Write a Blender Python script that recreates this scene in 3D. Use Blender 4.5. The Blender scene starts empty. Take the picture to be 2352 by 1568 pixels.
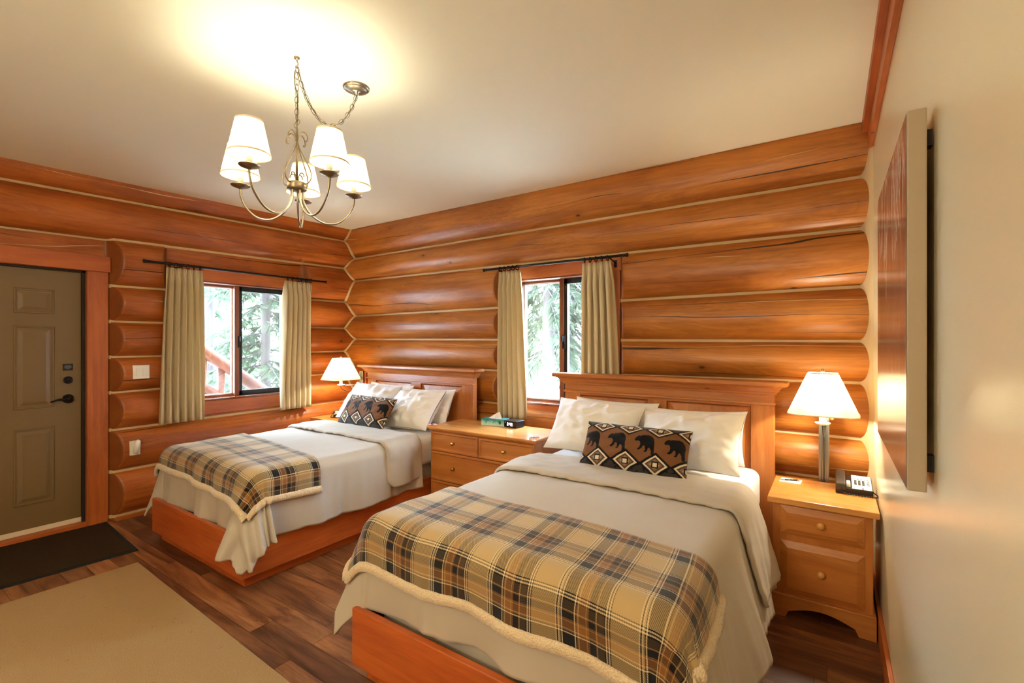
import bpy, bmesh, math, random
from mathutils import Vector, Matrix, noise as mnoise
random.seed(7)
SC = bpy.context.scene
COL = SC.collection
PI = math.pi
R = math.radians

# ------------------------------------------------------------------ helpers
def lin(c):
    return tuple(((v/255)/12.92 if v/255 <= .04045 else ((v/255+.055)/1.055)**2.4) for v in c[:3]) + (1.0,)

def clamp(x, a=0.0, b=1.0):
    return max(a, min(b, x))

def smooth(a, b, x):
    t = clamp((x-a)/(b-a)); return t*t*(3-2*t)

def nz(x, y=0.0, z=0.0):
    return mnoise.noise(Vector((x, y, z)))

class MB:
    """collects shapes of ONE mesh"""
    def __init__(s):
        s.v = []; s.f = []; s.uv = {}; s.sm = []; s.mi = []
    def add(s, vs, fs, smooth_=False, mi=0):
        n = len(s.v); s.v += [tuple(v) for v in vs]
        for f in fs:
            s.f.append(tuple(i+n for i in f)); s.sm.append(smooth_); s.mi.append(mi)
        return n
    def box(s, x0, x1, y0, y1, z0, z1, bev=0.0, mi=0):
        if x0 > x1: x0, x1 = x1, x0
        if y0 > y1: y0, y1 = y1, y0
        if z0 > z1: z0, z1 = z1, z0
        if bev <= 0:
            vs = [(x, y, z) for z in (z0, z1) for y in (y0, y1) for x in (x0, x1)]
            s.add(vs, [(0,2,3,1),(4,5,7,6),(0,1,5,4),(2,6,7,3),(0,4,6,2),(1,3,7,5)], False, mi)
            return
        bm = bmesh.new()
        bmesh.ops.create_cube(bm, size=1)
        for v in bm.verts:
            v.co = Vector(((x0+x1)/2+v.co.x*(x1-x0), (y0+y1)/2+v.co.y*(y1-y0), (z0+z1)/2+v.co.z*(z1-z0)))
        b = min(bev, (x1-x0)*.45, (y1-y0)*.45, (z1-z0)*.45)
        bmesh.ops.bevel(bm, geom=bm.edges[:], offset=b, segments=2, affect='EDGES', profile=.6)
        s.bm(bm, mi=mi); bm.free()
    def bm(s, bm, smooth_=False, mi=0):
        bm.verts.index_update()
        s.add([v.co[:] for v in bm.verts], [tuple(v.index for v in f.verts) for f in bm.faces], smooth_, mi)
    def lathe(s, prof, c=(0,0,0), n=28, smooth_=True, axis='z', caps=True, mi=0, sx=1, sy=1):
        vs = []; fs = []
        for r, z in prof:
            for k in range(n):
                a = 2*PI*k/n
                p = (r*math.cos(a)*sx, r*math.sin(a)*sy, z)
                if axis == 'x': p = (p[2], p[0], p[1])
                if axis == 'y': p = (p[1], p[2], p[0])
                vs.append((p[0]+c[0], p[1]+c[1], p[2]+c[2]))
        m = len(prof)
        for i in range(m-1):
            for k in range(n):
                fs.append((i*n+k, i*n+(k+1) % n, (i+1)*n+(k+1) % n, (i+1)*n+k))
        if caps:
            if prof[0][0] > 1e-6: fs.append(tuple(reversed(range(n))))
            if prof[-1][0] > 1e-6: fs.append(tuple((m-1)*n+k for k in range(n)))
        s.add(vs, fs, smooth_, mi)
    def tube(s, pts, r, n=8, closed=False, mi=0, smooth_=True, flat=1.0):
        P = [Vector(p) for p in pts]
        m = len(P); rr = r if hasattr(r, '__len__') else [r]*m
        T = []
        for i in range(m):
            a = P[(i-1) % m] if (closed or i > 0) else P[i]
            b = P[(i+1) % m] if (closed or i < m-1) else P[i]
            d = b-a
            T.append(d.normalized() if d.length > 1e-9 else Vector((0,0,1)))
        ref = Vector((0,0,1)) if abs(T[0].z) < .9 else Vector((1,0,0))
        nrm = T[0].cross(ref).normalized()
        vs = []; fs = []
        for i in range(m):
            nrm = (nrm - T[i]*nrm.dot(T[i]))
            nrm = nrm.normalized() if nrm.length > 1e-6 else T[i].orthogonal().normalized()
            bn = T[i].cross(nrm)
            for k in range(n):
                a = 2*PI*k/n
                vs.append(tuple(P[i]+(nrm*math.cos(a)+bn*math.sin(a)*flat)*rr[i]))
        for i in range(m if closed else m-1):
            j = (i+1) % m
            for k in range(n):
                fs.append((i*n+k, i*n+(k+1) % n, j*n+(k+1) % n, j*n+k))
        if not closed:
            fs.append(tuple(reversed(range(n)))); fs.append(tuple((m-1)*n+k for k in range(n)))
        s.add(vs, fs, smooth_, mi)
    def loops(s, loops, close_bottom=True, close_top=True, smooth_=False, mi=0):
        n = len(loops[0]); vs = [p for l in loops for p in l]; fs = []
        for i in range(len(loops)-1):
            for k in range(n):
                fs.append((i*n+k, i*n+(k+1) % n, (i+1)*n+(k+1) % n, (i+1)*n+k))
        if close_bottom: fs.append(tuple(reversed(range(n))))
        if close_top: fs.append(tuple((len(loops)-1)*n+k for k in range(n)))
        s.add(vs, fs, smooth_, mi)
    def grid(s, fn, nu, nv, uvfn=None, smooth_=True, mi=0, flip=False, skip=None):
        vs = []; uvs = []
        for j in range(nv+1):
            for i in range(nu+1):
                vs.append(tuple(fn(i/nu, j/nv)))
                if uvfn: uvs.append(uvfn(i/nu, j/nv))
        fs = []
        for j in range(nv):
            for i in range(nu):
                if skip and skip(i, j): continue
                q = (j*(nu+1)+i, j*(nu+1)+i+1, (j+1)*(nu+1)+i+1, (j+1)*(nu+1)+i)
                fs.append(tuple(reversed(q)) if flip else q)
        n = s.add(vs, fs, smooth_, mi)
        for k, u in enumerate(uvs): s.uv[n+k] = u
    def panel(s, org, ux, uy, un, w, h, prof, mi=0):
        """raised field: nested rectangles; prof = [(inset, height)...] in the frame org, ux, uy, un"""
        o, a, b, c = Vector(org), Vector(ux), Vector(uy), Vector(un)
        L = []
        for ins, hh in prof:
            L.append([tuple(o+a*x+b*y+c*hh) for x, y in ((ins, ins), (w-ins, ins), (w-ins, h-ins), (ins, h-ins))])
        s.loops(L, close_bottom=False, close_top=True, mi=mi)
    def ball(s, c, r, n=12, sc=(1,1,1), mi=0):
        pr = []
        m = max(6, n//2+2)
        for i in range(m+1):
            a = -PI/2+PI*i/m
            pr.append((r*math.cos(a), r*math.sin(a)))
        vs = []; fs = []
        for rr, z in pr:
            for k in range(n):
                a = 2*PI*k/n
                vs.append((c[0]+max(rr,1e-5)*math.cos(a)*sc[0], c[1]+max(rr,1e-5)*math.sin(a)*sc[1], c[2]+z*sc[2]))
        for i in range(m):
            for k in range(n):
                fs.append((i*n+k, i*n+(k+1) % n, (i+1)*n+(k+1) % n, (i+1)*n+k))
        s.add(vs, fs, True, mi)
    def prism(s, pts, un, d, mi=0):
        """extrude a planar polygon (list of 3D points) by vector un*d"""
        e = Vector(un)*d; n = len(pts)
        top = [tuple(Vector(p)+e) for p in pts]
        fs = [tuple(reversed(range(n))), tuple(range(n, 2*n))]
        for k in range(n):
            fs.append((k, (k+1) % n, n+(k+1) % n, n+k))
        s.add([tuple(p) for p in pts]+top, fs, False, mi)
    def build(s, name, mat, parent=None, color=None, recalc=True, mats=None):
        me = bpy.data.meshes.new(name)
        me.from_pydata(s.v, [], s.f); me.update()
        for p, q, m in zip(me.polygons, s.sm, s.mi):
            p.use_smooth = q; p.material_index = m
        if s.uv:
            ul = me.uv_layers.new(name='UVMap')
            for l in me.loops:
                ul.data[l.index].uv = s.uv.get(l.vertex_index, (0, 0))
        if color is not None:
            at = me.color_attributes.new(name='tint', type='FLOAT_COLOR', domain='POINT')
            for i, c in enumerate(color): at.data[i].color = c
        if recalc:
            bm = bmesh.new(); bm.from_mesh(me)
            bmesh.ops.recalc_face_normals(bm, faces=bm.faces); bm.to_mesh(me); bm.free()
        for m in (mats or [mat]): me.materials.append(m)
        o = bpy.data.objects.new(name, me); COL.objects.link(o)
        if parent: o.parent = parent
        return o

def tag(o, label=None, cat=None, group=None, kind=None):
    if label: o['label'] = label
    if cat: o['category'] = cat
    if group: o['group'] = group
    if kind: o['kind'] = kind
    return o

def thing(name, label, cat, loc=(0,0,0), rz=0, group=None):
    o = bpy.data.objects.new(name, None); COL.objects.link(o)
    o.location = loc; o.rotation_euler = (0,0,rz); o.empty_display_size = .05
    return tag(o, label, cat, group)

def struct(name, mb, mat, parent=None, mats=None):
    o = mb.build(name, mat, parent, mats=mats)
    if parent is None: o['kind'] = 'structure'
    return o

def copy_tree(o, parent=None):
    kids = [c for c in bpy.data.objects if c.parent == o]
    c = o.copy(); COL.objects.link(c)
    if parent: c.parent = parent
    for k in kids: copy_tree(k, c)
    return c

def cat_path(pts, n=6):
    """Catmull-Rom through 3D points"""
    P = [Vector(p) for p in pts]; out = []
    for i in range(len(P)-1):
        a = P[max(i-1, 0)]; b = P[i]; c = P[i+1]; d = P[min(i+2, len(P)-1)]
        for k in range(n):
            t = k/n
            out.append(.5*((2*b)+(c-a)*t+(2*a-5*b+4*c-d)*t*t+(3*b-a-3*c+d)*t**3))
    out.append(P[-1]); return out

# ------------------------------------------------------------------ materials
class NT:
    def __init__(s, name):
        s.m = bpy.data.materials.new(name); s.m.use_nodes = True
        s.t = s.m.node_tree; s.t.nodes.clear()
        s.out = s.t.nodes.new('ShaderNodeOutputMaterial')
    def n(s, typ, **kw):
        nd = s.t.nodes.new(typ)
        for k, v in kw.items():
            if k.startswith('_'): setattr(nd, k[1:], v)
        for k, v in kw.items():
            if k.startswith('_'): continue
            key = k.replace('__', ' ')
            key = int(key[1:]) if key[0] == 'i' and key[1:].isdigit() else key
            s.set(nd, key, v)
        return nd
    def set(s, nd, key, v):
        inp = nd.inputs[key]
        if isinstance(v, bpy.types.NodeSocket): s.t.links.new(v, inp)
        elif isinstance(v, bpy.types.Node): s.t.links.new(v.outputs[0], inp)
        else: inp.default_value = v
    def math(s, op, a, b=0.0, c=None):
        nd = s.n('ShaderNodeMath', _operation=op, i0=a, i1=b)
        if c is not None: s.set(nd, 2, c)
        return nd.outputs[0]
    def vmath(s, op, a, b=(0,0,0)):
        nd = s.n('ShaderNodeVectorMath', _operation=op, i0=a, i1=b); return nd.outputs[0]
    def mix(s, f, a, b, blend='MIX'):
        nd = s.n('ShaderNodeMix', _data_type='RGBA', _blend_type=blend)
        s.set(nd, 0, f); s.set(nd, 6, a); s.set(nd, 7, b); return nd.outputs[2]
    def ramp(s, f, stops, interp='LINEAR'):
        nd = s.n('ShaderNodeValToRGB', Fac=f); cr = nd.color_ramp; cr.interpolation = interp
        while len(cr.elements) < len(stops): cr.elements.new(.5)
        for e, (p, c) in zip(cr.elements, stops): e.position = p; e.color = c
        return nd.outputs[0]
    def noise(s, vec, scale=1.0, detail=3.0, rough=.55, dist=0.0):
        return s.n('ShaderNodeTexNoise', Vector=vec, Scale=scale, Detail=detail, Roughness=rough, Distortion=dist).outputs[0]
    def bump(s, h, strength=.2, dist=.01):
        return s.n('ShaderNodeBump', Height=h, Strength=strength, Distance=dist).outputs[0]
    def pbsdf(s, **kw):
        p = s.n('ShaderNodeBsdfPrincipled')
        for k, v in kw.items(): s.set(p, k.replace('__', ' '), v)
        s.t.links.new(p.outputs[0], s.out.inputs[0]); return p
    def objco(s, rnd=True):
        co = s.n('ShaderNodeTexCoord').outputs['Object']
        if rnd:
            r = s.n('ShaderNodeObjectInfo').outputs['Random']
            off = s.n('ShaderNodeCombineXYZ', X=s.math('MULTIPLY', r, 37.0), Y=s.math('MULTIPLY', r, 53.0), Z=s.math('MULTIPLY', r, 71.0)).outputs[0]
            co = s.vmath('ADD', co, off)
        return co

def plain(name, rgb, rough=.5, metal=0.0, bump=0.0, bscale=200, spec=.5, coat=0.0, emit=None, es=0.0, sheen=0.0):
    t = NT(name); kw = dict(Base__Color=lin(rgb), Roughness=rough, Metallic=metal)
    kw['Specular__IOR__Level'] = spec
    if coat: kw['Coat__Weight'] = coat
    if emit: kw['Emission__Color'] = lin(emit); kw['Emission__Strength'] = es
    if sheen: kw['Sheen__Weight'] = sheen
    if bump: kw['Normal'] = t.bump(t.noise(t.objco(False), bscale, 3), bump, .004)
    t.pbsdf(**kw); return t.m

def wood(name, ca, cb, cd, axis='x', rough=.35, knots=.05, log=False, spec=.5, streak=.35):
    """pine: stretched grain, growth rings, streaks and knots along one axis"""
    t = NT(name); co = t.objco(not log)
    if log:
        tone = t.n('ShaderNodeAttribute', _attribute_name='tone').outputs['Fac']
        co = t.vmath('ADD', co, t.n('ShaderNodeCombineXYZ', X=t.math('MULTIPLY', tone, 31.0), Y=t.math('MULTIPLY', tone, 47.0), Z=t.math('MULTIPLY', tone, 3.0)).outputs[0])
    def sc(al, ac):
        v = [ac]*3; v['xyz'.index(axis)] = al
        return t.vmath('MULTIPLY', co, tuple(v))
    n1 = t.noise(sc(.9, 7.0), 1, 4, .6, .6)
    n2 = t.noise(sc(1.6, 42.0), 1, 5, .65, .3)
    n3 = t.noise(sc(6, 160.0), 1, 2, .5)
    base = t.ramp(n1, [(.34, lin(ca)), (.62, lin(cb))])
    ring = t.math('FRACT', t.math('MULTIPLY', n1, 9.0))
    base = t.mix(t.math('MULTIPLY', t.ramp(ring, [(.0,(0,0,0,1)), (.75,(1,1,1,1)), (.95,(0,0,0,1))]), .30 if log else .24), base, lin(cd))
    st = t.ramp(n2, [(.46, (0,0,0,1)), (.70, (1,1,1,1))])
    base = t.mix(t.math('MULTIPLY', st, streak), base, lin(cd))
    # knots: sparse voronoi cells stretched with the grain
    vo = t.n('ShaderNodeTexVoronoi', Vector=sc(2.6, 5.2), Scale=1.0)
    sel = t.math('GREATER_THAN', t.n('ShaderNodeSeparateColor', Color=vo.outputs['Color']).outputs[0], .50)
    kd = t.ramp(vo.outputs['Distance'], [(knots*.55, (1,1,1,1)), (knots*1.25, (0,0,0,1))])
    halo = t.ramp(vo.outputs['Distance'], [(knots, (1,1,1,1)), (knots*4.5, (0,0,0,1))])
    base = t.mix(t.math('MULTIPLY', t.math('MULTIPLY', halo, sel), .32), base, lin(cd))
    fl_ = t.noise(sc(1.1, 3.0), 1.7, 2, .5)
    base = t.mix(t.math('MULTIPLY', t.ramp(fl_, [(.45,(0,0,0,1)), (.75,(1,1,1,1))]), .35), base, lin(tuple(min(255, v*1.16) for v in ca)))
    dk = tuple(c*.45 for c in cd)
    base = t.mix(t.math('MULTIPLY', t.math('MULTIPLY', kd, sel), .85), base, lin(dk))
    h = t.math('ADD', t.math('MULTIPLY', n2, .6), t.math('MULTIPLY', n3, .4))
    if log:
        # drying checks: long thin dark cracks
        uc = t.n('ShaderNodeAttribute', _attribute_name='across').outputs['Fac']
        al = t.n('ShaderNodeSeparateXYZ', Vector=t.objco(False)).outputs['xyz'.index(axis)]
        def crack(freq, k, wd, lo):
            wob = t.noise(t.n('ShaderNodeCombineXYZ', X=t.math('MULTIPLY', al, .55), Y=t.math('MULTIPLY', tone, 41.0+k), Z=t.math('MULTIPLY', uc, 1.2)).outputs[0], 1, 2.5, .45)
            f = t.math('FRACT', t.math('ADD', t.math('ADD', t.math('MULTIPLY', uc, freq), t.math('MULTIPLY', wob, .9)), t.math('MULTIPLY', tone, 13.7+k)))
            ms = t.noise(t.n('ShaderNodeCombineXYZ', X=t.math('MULTIPLY', al, .8), Y=t.math('MULTIPLY', tone, 23.0+3*k), Z=t.math('MULTIPLY', uc, 2.0)).outputs[0], 1, 2, .5)
            return t.math('LESS_THAN', t.math('ABSOLUTE', t.math('SUBTRACT', f, .5)), t.math('MULTIPLY', t.math('SUBTRACT', ms, lo), wd))
        cr = t.math('MAXIMUM', crack(1.6, 0, .10, .47), crack(3.1, 5, .07, .55))
        ck_ = crack(1.0, 9, .09, .56)
        sawn = t.math('GREATER_THAN', t.n('ShaderNodeAttribute', _attribute_name='sawn').outputs['Fac'], .0)
        endg = t.mix(n1, lin((150,84,36)), lin((112,58,26)))
        base = t.mix(t.math('MULTIPLY', cr, .9), base, lin(tuple(c*.3 for c in cd)))
        base = t.mix(t.math('MULTIPLY', tone, .35), base, t.mix(1, base, (.62,.55,.5,1), 'MULTIPLY'))
        base = t.mix(ck_, base, lin((214,184,136)))
        base = t.mix(sawn, base, endg)
        h = t.math('SUBTRACT', t.math('ADD', h, t.math('MULTIPLY', n1, 2.5)), t.math('MULTIPLY', cr, 2.0))
    rg = t.math('ADD', rough-.06, t.math('MULTIPLY', n2, .14))
    t.pbsdf(Base__Color=base, Roughness=rg, Specular__IOR__Level=spec, Normal=t.bump(h, .22 if log else .10, .006 if log else .002))
    return t.m

_wc = {}
THEME = {
    'pine': ((198,128,62), (178,104,44), (150,78,28), .30),
    'top':  ((218,154,84), (204,132,62), (150,84,36), .24),
    'bed':  ((194,124,60), (174,100,44), (138,68,24), .32),
    'rail': ((204,106,48), (180,82,34), (126,52,20), .30),
    'sash': ((136,78,42), (110,58,30), (74,38,20), .35),
    'case': ((190,104,46), (168,82,32), (118,52,20), .42),
}
def W(theme, axis):
    k = theme+axis
    if k not in _wc:
        a, b, d, r = THEME[theme]
        _wc[k] = wood('wood_%s_%s' % (theme, axis), a, b, d, axis, r)
    return _wc[k]

M = {}
M['log_y'] = wood('log_wood_y', (190,108,46), (162,82,31), (104,50,18), 'y', .36, .06, True, .38, .42)
M['log_x'] = wood('log_wood_x', (198,126,54), (170,98,39), (112,60,22), 'x', .35, .06, True, .40, .45)
M['chink'] = plain('chinking', (205,176,130), .75, bump=.15, bscale=90)
def paint(name, rgb, rough, b=.05):
    t = NT(name); co = t.objco(False)
    n = t.noise(co, 1.2, 3); f = t.noise(co, 420, 2)
    c = t.mix(t.math('MULTIPLY', n, .10), lin(rgb), lin(tuple(v*.86 for v in rgb)))
    t.pbsdf(Base__Color=c, Roughness=rough, Normal=t.bump(f, b, .002)); return t.m
M['ceil'] = paint('ceiling_paint', (244,242,222), .75)
M['wall'] = paint('wall_paint', (226,214,180), .24, .10)

def floor_mat():
    t = NT('plank_floor'); co = t.objco(False)
    s = t.n('ShaderNodeSeparateXYZ', Vector=co)
    x, y = s.outputs[0], s.outputs[1]
    pw, pl = .125, 1.22
    row = t.math('FLOOR', t.math('DIVIDE', y, pw))
    wr = t.n('ShaderNodeTexWhiteNoise', _noise_dimensions='1D', W=row).outputs[0]
    xs = t.math('ADD', t.math('DIVIDE', x, pl), t.math('MULTIPLY', wr, 7.3))
    colm = t.math('FLOOR', xs)
    cell = t.n('ShaderNodeCombineXYZ', X=row, Y=colm).outputs[0]
    wn = t.n('ShaderNodeTexWhiteNoise', _noise_dimensions='3D', Vector=cell)
    rnd = wn.outputs[0]
    off = t.vmath('MULTIPLY', wn.outputs[1], (9, 9, 9))
    g = t.vmath('ADD', t.vmath('MULTIPLY', co, (1.4, 9.0, 1)), off)
    n1 = t.noise(g, 1.0, 5, .6, 1.1)
    n2 = t.noise(t.vmath('ADD', t.vmath('MULTIPLY', co, (3.0, 70.0, 1)), off), 1.0, 4, .6, .4)
    base = t.ramp(n1, [(.25, lin((50,27,16))), (.42, lin((118,70,42))), (.58, lin((162,106,64))), (.76, lin((198,140,92)))])
    base = t.mix(t.math('MULTIPLY', t.math('POWER', rnd, 1.6), .75), base, lin((58,30,18)))
    base = t.mix(t.math('MULTIPLY', t.ramp(n2, [(.5,(0,0,0,1)), (.72,(1,1,1,1))]), .45), base, lin((46,22,12)))
    fy = t.math('ABSOLUTE', t.math('SUBTRACT', t.math('FRACT', t.math('DIVIDE', y, pw)), .5))
    fx = t.math('ABSOLUTE', t.math('SUBTRACT', t.math('FRACT', xs), .5))
    seam = t.math('MAXIMUM', t.math('GREATER_THAN', fy, .488), t.math('GREATER_THAN', fx, .4985))
    base = t.mix(t.math('MULTIPLY', seam, .75), base, lin((26,13,8)))
    h = t.math('SUBTRACT', t.math('MULTIPLY', n2, .5), t.math('MULTIPLY', seam, 1.5))
    t.pbsdf(Base__Color=base, Roughness=.38, Normal=t.bump(h, .12, .002)); return t.m
M['floor'] = floor_mat()

def fabric(name, rgb, rough=.85, var=.10, scale=700, b=.12, sheen=.2, wr=.0):
    t = NT(name); co = t.objco(False)
    n = t.noise(co, 3.0, 3); f = t.noise(co, scale, 2)
    c = t.mix(t.math('MULTIPLY', n, var*2), lin(rgb), lin(tuple(v*.8 for v in rgb)))
    h = f
    if wr: h = t.math('ADD', t.math('MULTIPLY', f, .15), t.math('MULTIPLY', t.noise(co, 9.0, 4, .55, .8), wr))
    t.pbsdf(Base__Color=c, Roughness=rough, Sheen__Weight=sheen, Specular__IOR__Level=.2, Normal=t.bump(h, b, .003 if not wr else .02)); return t.m
M['duvet'] = fabric('duvet_cotton', (190,177,160), .78, .06, 900, .10, .25, .5)
M['sheet'] = fabric('white_cotton', (244,241,238), .8, .03, 900, .12, .2, .5)
M['pillow'] = fabric('pillow_cotton', (246,243,240), .8, .03, 900, .20, .2, .7)
M['quilt'] = fabric('quilted_ticking', (206,192,170), .8, .05, 300, .2)
M['sherpa'] = None
def sherpa():
    t = NT('sherpa_fleece'); co = t.objco(False)
    v = t.n('ShaderNodeTexVoronoi', Vector=co, Scale=170.0).outputs['Distance']
    n = t.noise(co, 60, 3)
    c = t.mix(t.math('MULTIPLY', v, .6), lin((232,208,172)), lin((186,156,116)))
    t.pbsdf(Base__Color=c, Roughness=.95, Sheen__Weight=.5, Normal=t.bump(t.math('ADD', t.math('MULTIPLY', v, -1.0), n), .55, .006)); return t.m
M['sherpa'] = sherpa()

def plaid():
    t = NT('plaid_wool')
    uv = t.n('ShaderNodeUVMap').outputs[0]
    s = t.n('ShaderNodeSeparateXYZ', Vector=uv)
    T, C, G, K, B = (lin(c) for c in ((190,160,112), (226,204,164), (140,92,42), (22,20,24), (78,60,42)))
    st = [(0,T),(.30,C),(.315,K),(.33,C),(.345,T),(.36,K),(.375,C),(.39,K),(.54,C),(.555,K),(.57,G),(.585,T),(.60,G),(.685,T),(.695,G),(.72,K),(.80,G),(.81,T),(.82,B),(.905,K),(.92,C),(.935,B),(.95,C),(.965,K),(.98,T)]
    per = .285
    def band(c, o):
        return t.ramp(t.math('FRACT', t.math('ADD', t.math('DIVIDE', c, per), o)), st, 'CONSTANT')
    a = band(s.outputs[0], .13); b = band(s.outputs[1], .37)
    d = t.math('FRACT', t.math('MULTIPLY', t.math('ADD', s.outputs[0], s.outputs[1]), 130.0))
    tw = t.math('ADD', .32, t.math('MULTIPLY', t.math('GREATER_THAN', d, .5), .36))
    c = t.mix(tw, a, b)
    n = t.noise(t.objco(False), 700, 2)
    c = t.mix(t.math('MULTIPLY', n, .25), c, t.mix(1, c, (.55,.5,.45,1), 'MULTIPLY'))
    h = t.math('ADD', t.math('MULTIPLY', d, .5), n)
    t.pbsdf(Base__Color=c, Roughness=.95, Sheen__Weight=.35, Specular__IOR__Level=.1, Normal=t.bump(h, .15, .002)); return t.m
M['plaid'] = plaid()
def tinted():
    t = NT('woven_motif'); c = t.n('ShaderNodeVertexColor', _layer_name='tint').outputs[0]
    n = t.noise(t.objco(False), 600, 2)
    c2 = t.mix(t.math('MULTIPLY', n, .35), c, t.mix(1, c, (.5,.45,.42,1), 'MULTIPLY'))
    t.pbsdf(Base__Color=c2, Roughness=.92, Sheen__Weight=.2, Specular__IOR__Level=.1, Normal=t.bump(n, .15, .002)); return t.m
M['bear'] = tinted()
def linen():
    t = NT('curtain_linen'); co = t.objco(False)
    n = t.noise(co, 2.0, 3); f = t.noise(t.vmath('MULTIPLY', co, (300, 300, 900)), 1, 2)
    c = t.mix(t.math('MULTIPLY', n, .25), lin((224,206,170)), lin((200,180,142)))
    c = t.mix(t.math('MULTIPLY', f, .25), c, lin((166,146,110)))
    d = t.n('ShaderNodeBsdfDiffuse', Color=c, Normal=t.bump(f, .1, .002)); tr = t.n('ShaderNodeBsdfTranslucent', Color=c)
    mx = t.n('ShaderNodeMixShader', Fac=.18, i1=d.outputs[0], i2=tr.outputs[0])
    t.t.links.new(mx.outputs[0], t.out.inputs[0]); return t.m
M['linen'] = linen()
def shade():
    t = NT('lampshade_linen'); co = t.objco(False)
    f = t.noise(t.vmath('MULTIPLY', co, (260, 260, 420)), 1, 2)
    c = t.mix(t.math('MULTIPLY', f, .2), lin((206,199,182)), lin((184,174,150)))
    d = t.n('ShaderNodeBsdfDiffuse', Color=c); tr = t.n('ShaderNodeBsdfTranslucent', Color=c)
    mx = t.n('ShaderNodeMixShader', Fac=.70, i1=d.outputs[0], i2=tr.outputs[0])
    t.t.links.new(mx.outputs[0], t.out.inputs[0]); return t.m
M['shade'] = shade()
M['shade_trim'] = plain('shade_trim', (236,222,190), .8)
M['nickel'] = plain('brushed_nickel', (168,156,138), .30, 1.0)
M['pewter'] = plain('pewter', (150,138,118), .36, .95)
M['steel'] = plain('lamp_steel', (150,146,138), .32, .9)
M['white'] = plain('white_plastic', (236,232,222), .4)
M['ivory'] = plain('candle_sleeve', (246,238,220), .5)
M['iron'] = plain('dark_iron', (34,29,27), .45, .6)
M['bronze'] = plain('dark_bronze', (26,22,21), .38, .6)
M['brass'] = plain('brass', (206,178,110), .22, 1.0)
M['black'] = plain('black_plastic', (22,21,22), .32)
M['dgrey'] = plain('charcoal_plastic', (62,56,50), .38)
M['keyc'] = plain('key_black', (30,30,32), .5)
M['faceplate'] = plain('faceplate_white', (238,238,232), .35)
M['red'] = plain('message_light_red', (170,24,24), .3)
M['door'] = plain('door_paint', (118,94,58), .42, bump=.05, bscale=60)
M['jamb'] = plain('weather_strip', (34,22,20), .6)
M['alu'] = plain('dark_sash', (38,36,40), .4, .3)
M['sill'] = plain('glossy_sill', (120,66,40), .14, coat=.5)
M['seal'] = plain('pale_glazing_bead', (205,200,205), .4)
M['paper'] = plain('paper', (246,245,242), .8)
M['sweep'] = plain('door_sweep', (222,204,176), .5)
M['text'] = plain('plaque_text', (120,116,112), .5)
M['digit'] = plain('clock_digits', (255,255,255), .4, emit=(225,232,255), es=2.2)
M['taupe'] = plain('canvas_edge', (172,152,126), .7, bump=.1, bscale=400)
def mat_rug(name, a, b, sc, bb):
    t = NT(name); co = t.objco(False)
    n = t.noise(co, sc, 3, .7); m = t.noise(co, 2.2, 3); k = t.noise(t.vmath('MULTIPLY', co, (70, 22, 1)), 1, 3)
    c = t.mix(t.ramp(n, [(.35,(0,0,0,1)),(.65,(1,1,1,1))]), lin(a), lin(b)); c = t.mix(t.math('MULTIPLY', m, .25), c, lin(b))
    c = t.mix(t.math('MULTIPLY', t.math('GREATER_THAN', k, .70), .6), c, lin(tuple(v*.62 for v in b)))
    t.pbsdf(Base__Color=c, Roughness=.95, Specular__IOR__Level=.05, Normal=t.bump(n, bb, .004)); return t.m
M['rug'] = mat_rug('beige_pile', (188,156,112), (146,114,76), 330, .5)
M['mat'] = mat_rug('dark_pile', (66,52,36), (44,33,23), 300, .5)
M['rubber'] = plain('mat_rubber', (34,36,36), .8, spec=.2)
def tissue():
    t = NT('tissue_carton'); co = t.n('ShaderNodeTexCoord').outputs['Object']
    z = t.n('ShaderNodeSeparateXYZ', Vector=co).outputs[2]
    n = t.noise(co, 26, 3, .6, .8)
    g = t.math('ADD', t.math('DIVIDE', z, .06), t.math('MULTIPLY', t.math('SUBTRACT', n, .5), 1.1))
    c = t.ramp(g, [(.1, lin((206,226,214))), (.45, lin((150,210,200))), (.72, lin((74,160,158))), (.95, lin((48,128,130)))])
    t.pbsdf(Base__Color=c, Roughness=.35); return t.m
M['tissue'] = tissue()
def candy():
    t = NT('candy_wrap'); n = t.noise(t.objco(), 130, 2)
    t.pbsdf(Base__Color=t.ramp(n, [(.42, lin((226,84,138))), (.52, lin((250,232,240)))]), Roughness=.15); return t.m
M['candy'] = candy()
def art():
    t = NT('glossy_print'); co = t.n('ShaderNodeTexCoord').outputs['Object']
    s = t.vmath('MULTIPLY', co, (1, 5.0, 1.3))
    n = t.noise(s, 1.6, 6, .65, 1.6); z = t.n('ShaderNodeSeparateXYZ', Vector=co).outputs[2]
    g = t.math('ADD', n, t.math('MULTIPLY', z, .25))
    c = t.ramp(g, [(.40, lin((70,38,24))), (.52, lin((122,72,44))), (.60, lin((150,100,70))), (.64, lin((214,190,168))), (.72, lin((128,84,60))), (.86, lin((176,140,112)))])
    t.pbsdf(Base__Color=c, Roughness=.24, Coat__Weight=.25, Coat__Roughness=.15, Specular__IOR__Level=.6); return t.m
M['art'] = art()
def glass():
    t = NT('window_glass')
    tr = t.n('ShaderNodeBsdfTransparent', Color=(.97,.98,.98,1)); gl = t.n('ShaderNodeBsdfGlossy', Color=(1,1,1,1), Roughness=.02)
    mx = t.n('ShaderNodeMixShader', Fac=.05, i1=tr.outputs[0], i2=gl.outputs[0]); t.t.links.new(mx.outputs[0], t.out.inputs[0]); return t.m
M['glass'] = glass()
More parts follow.
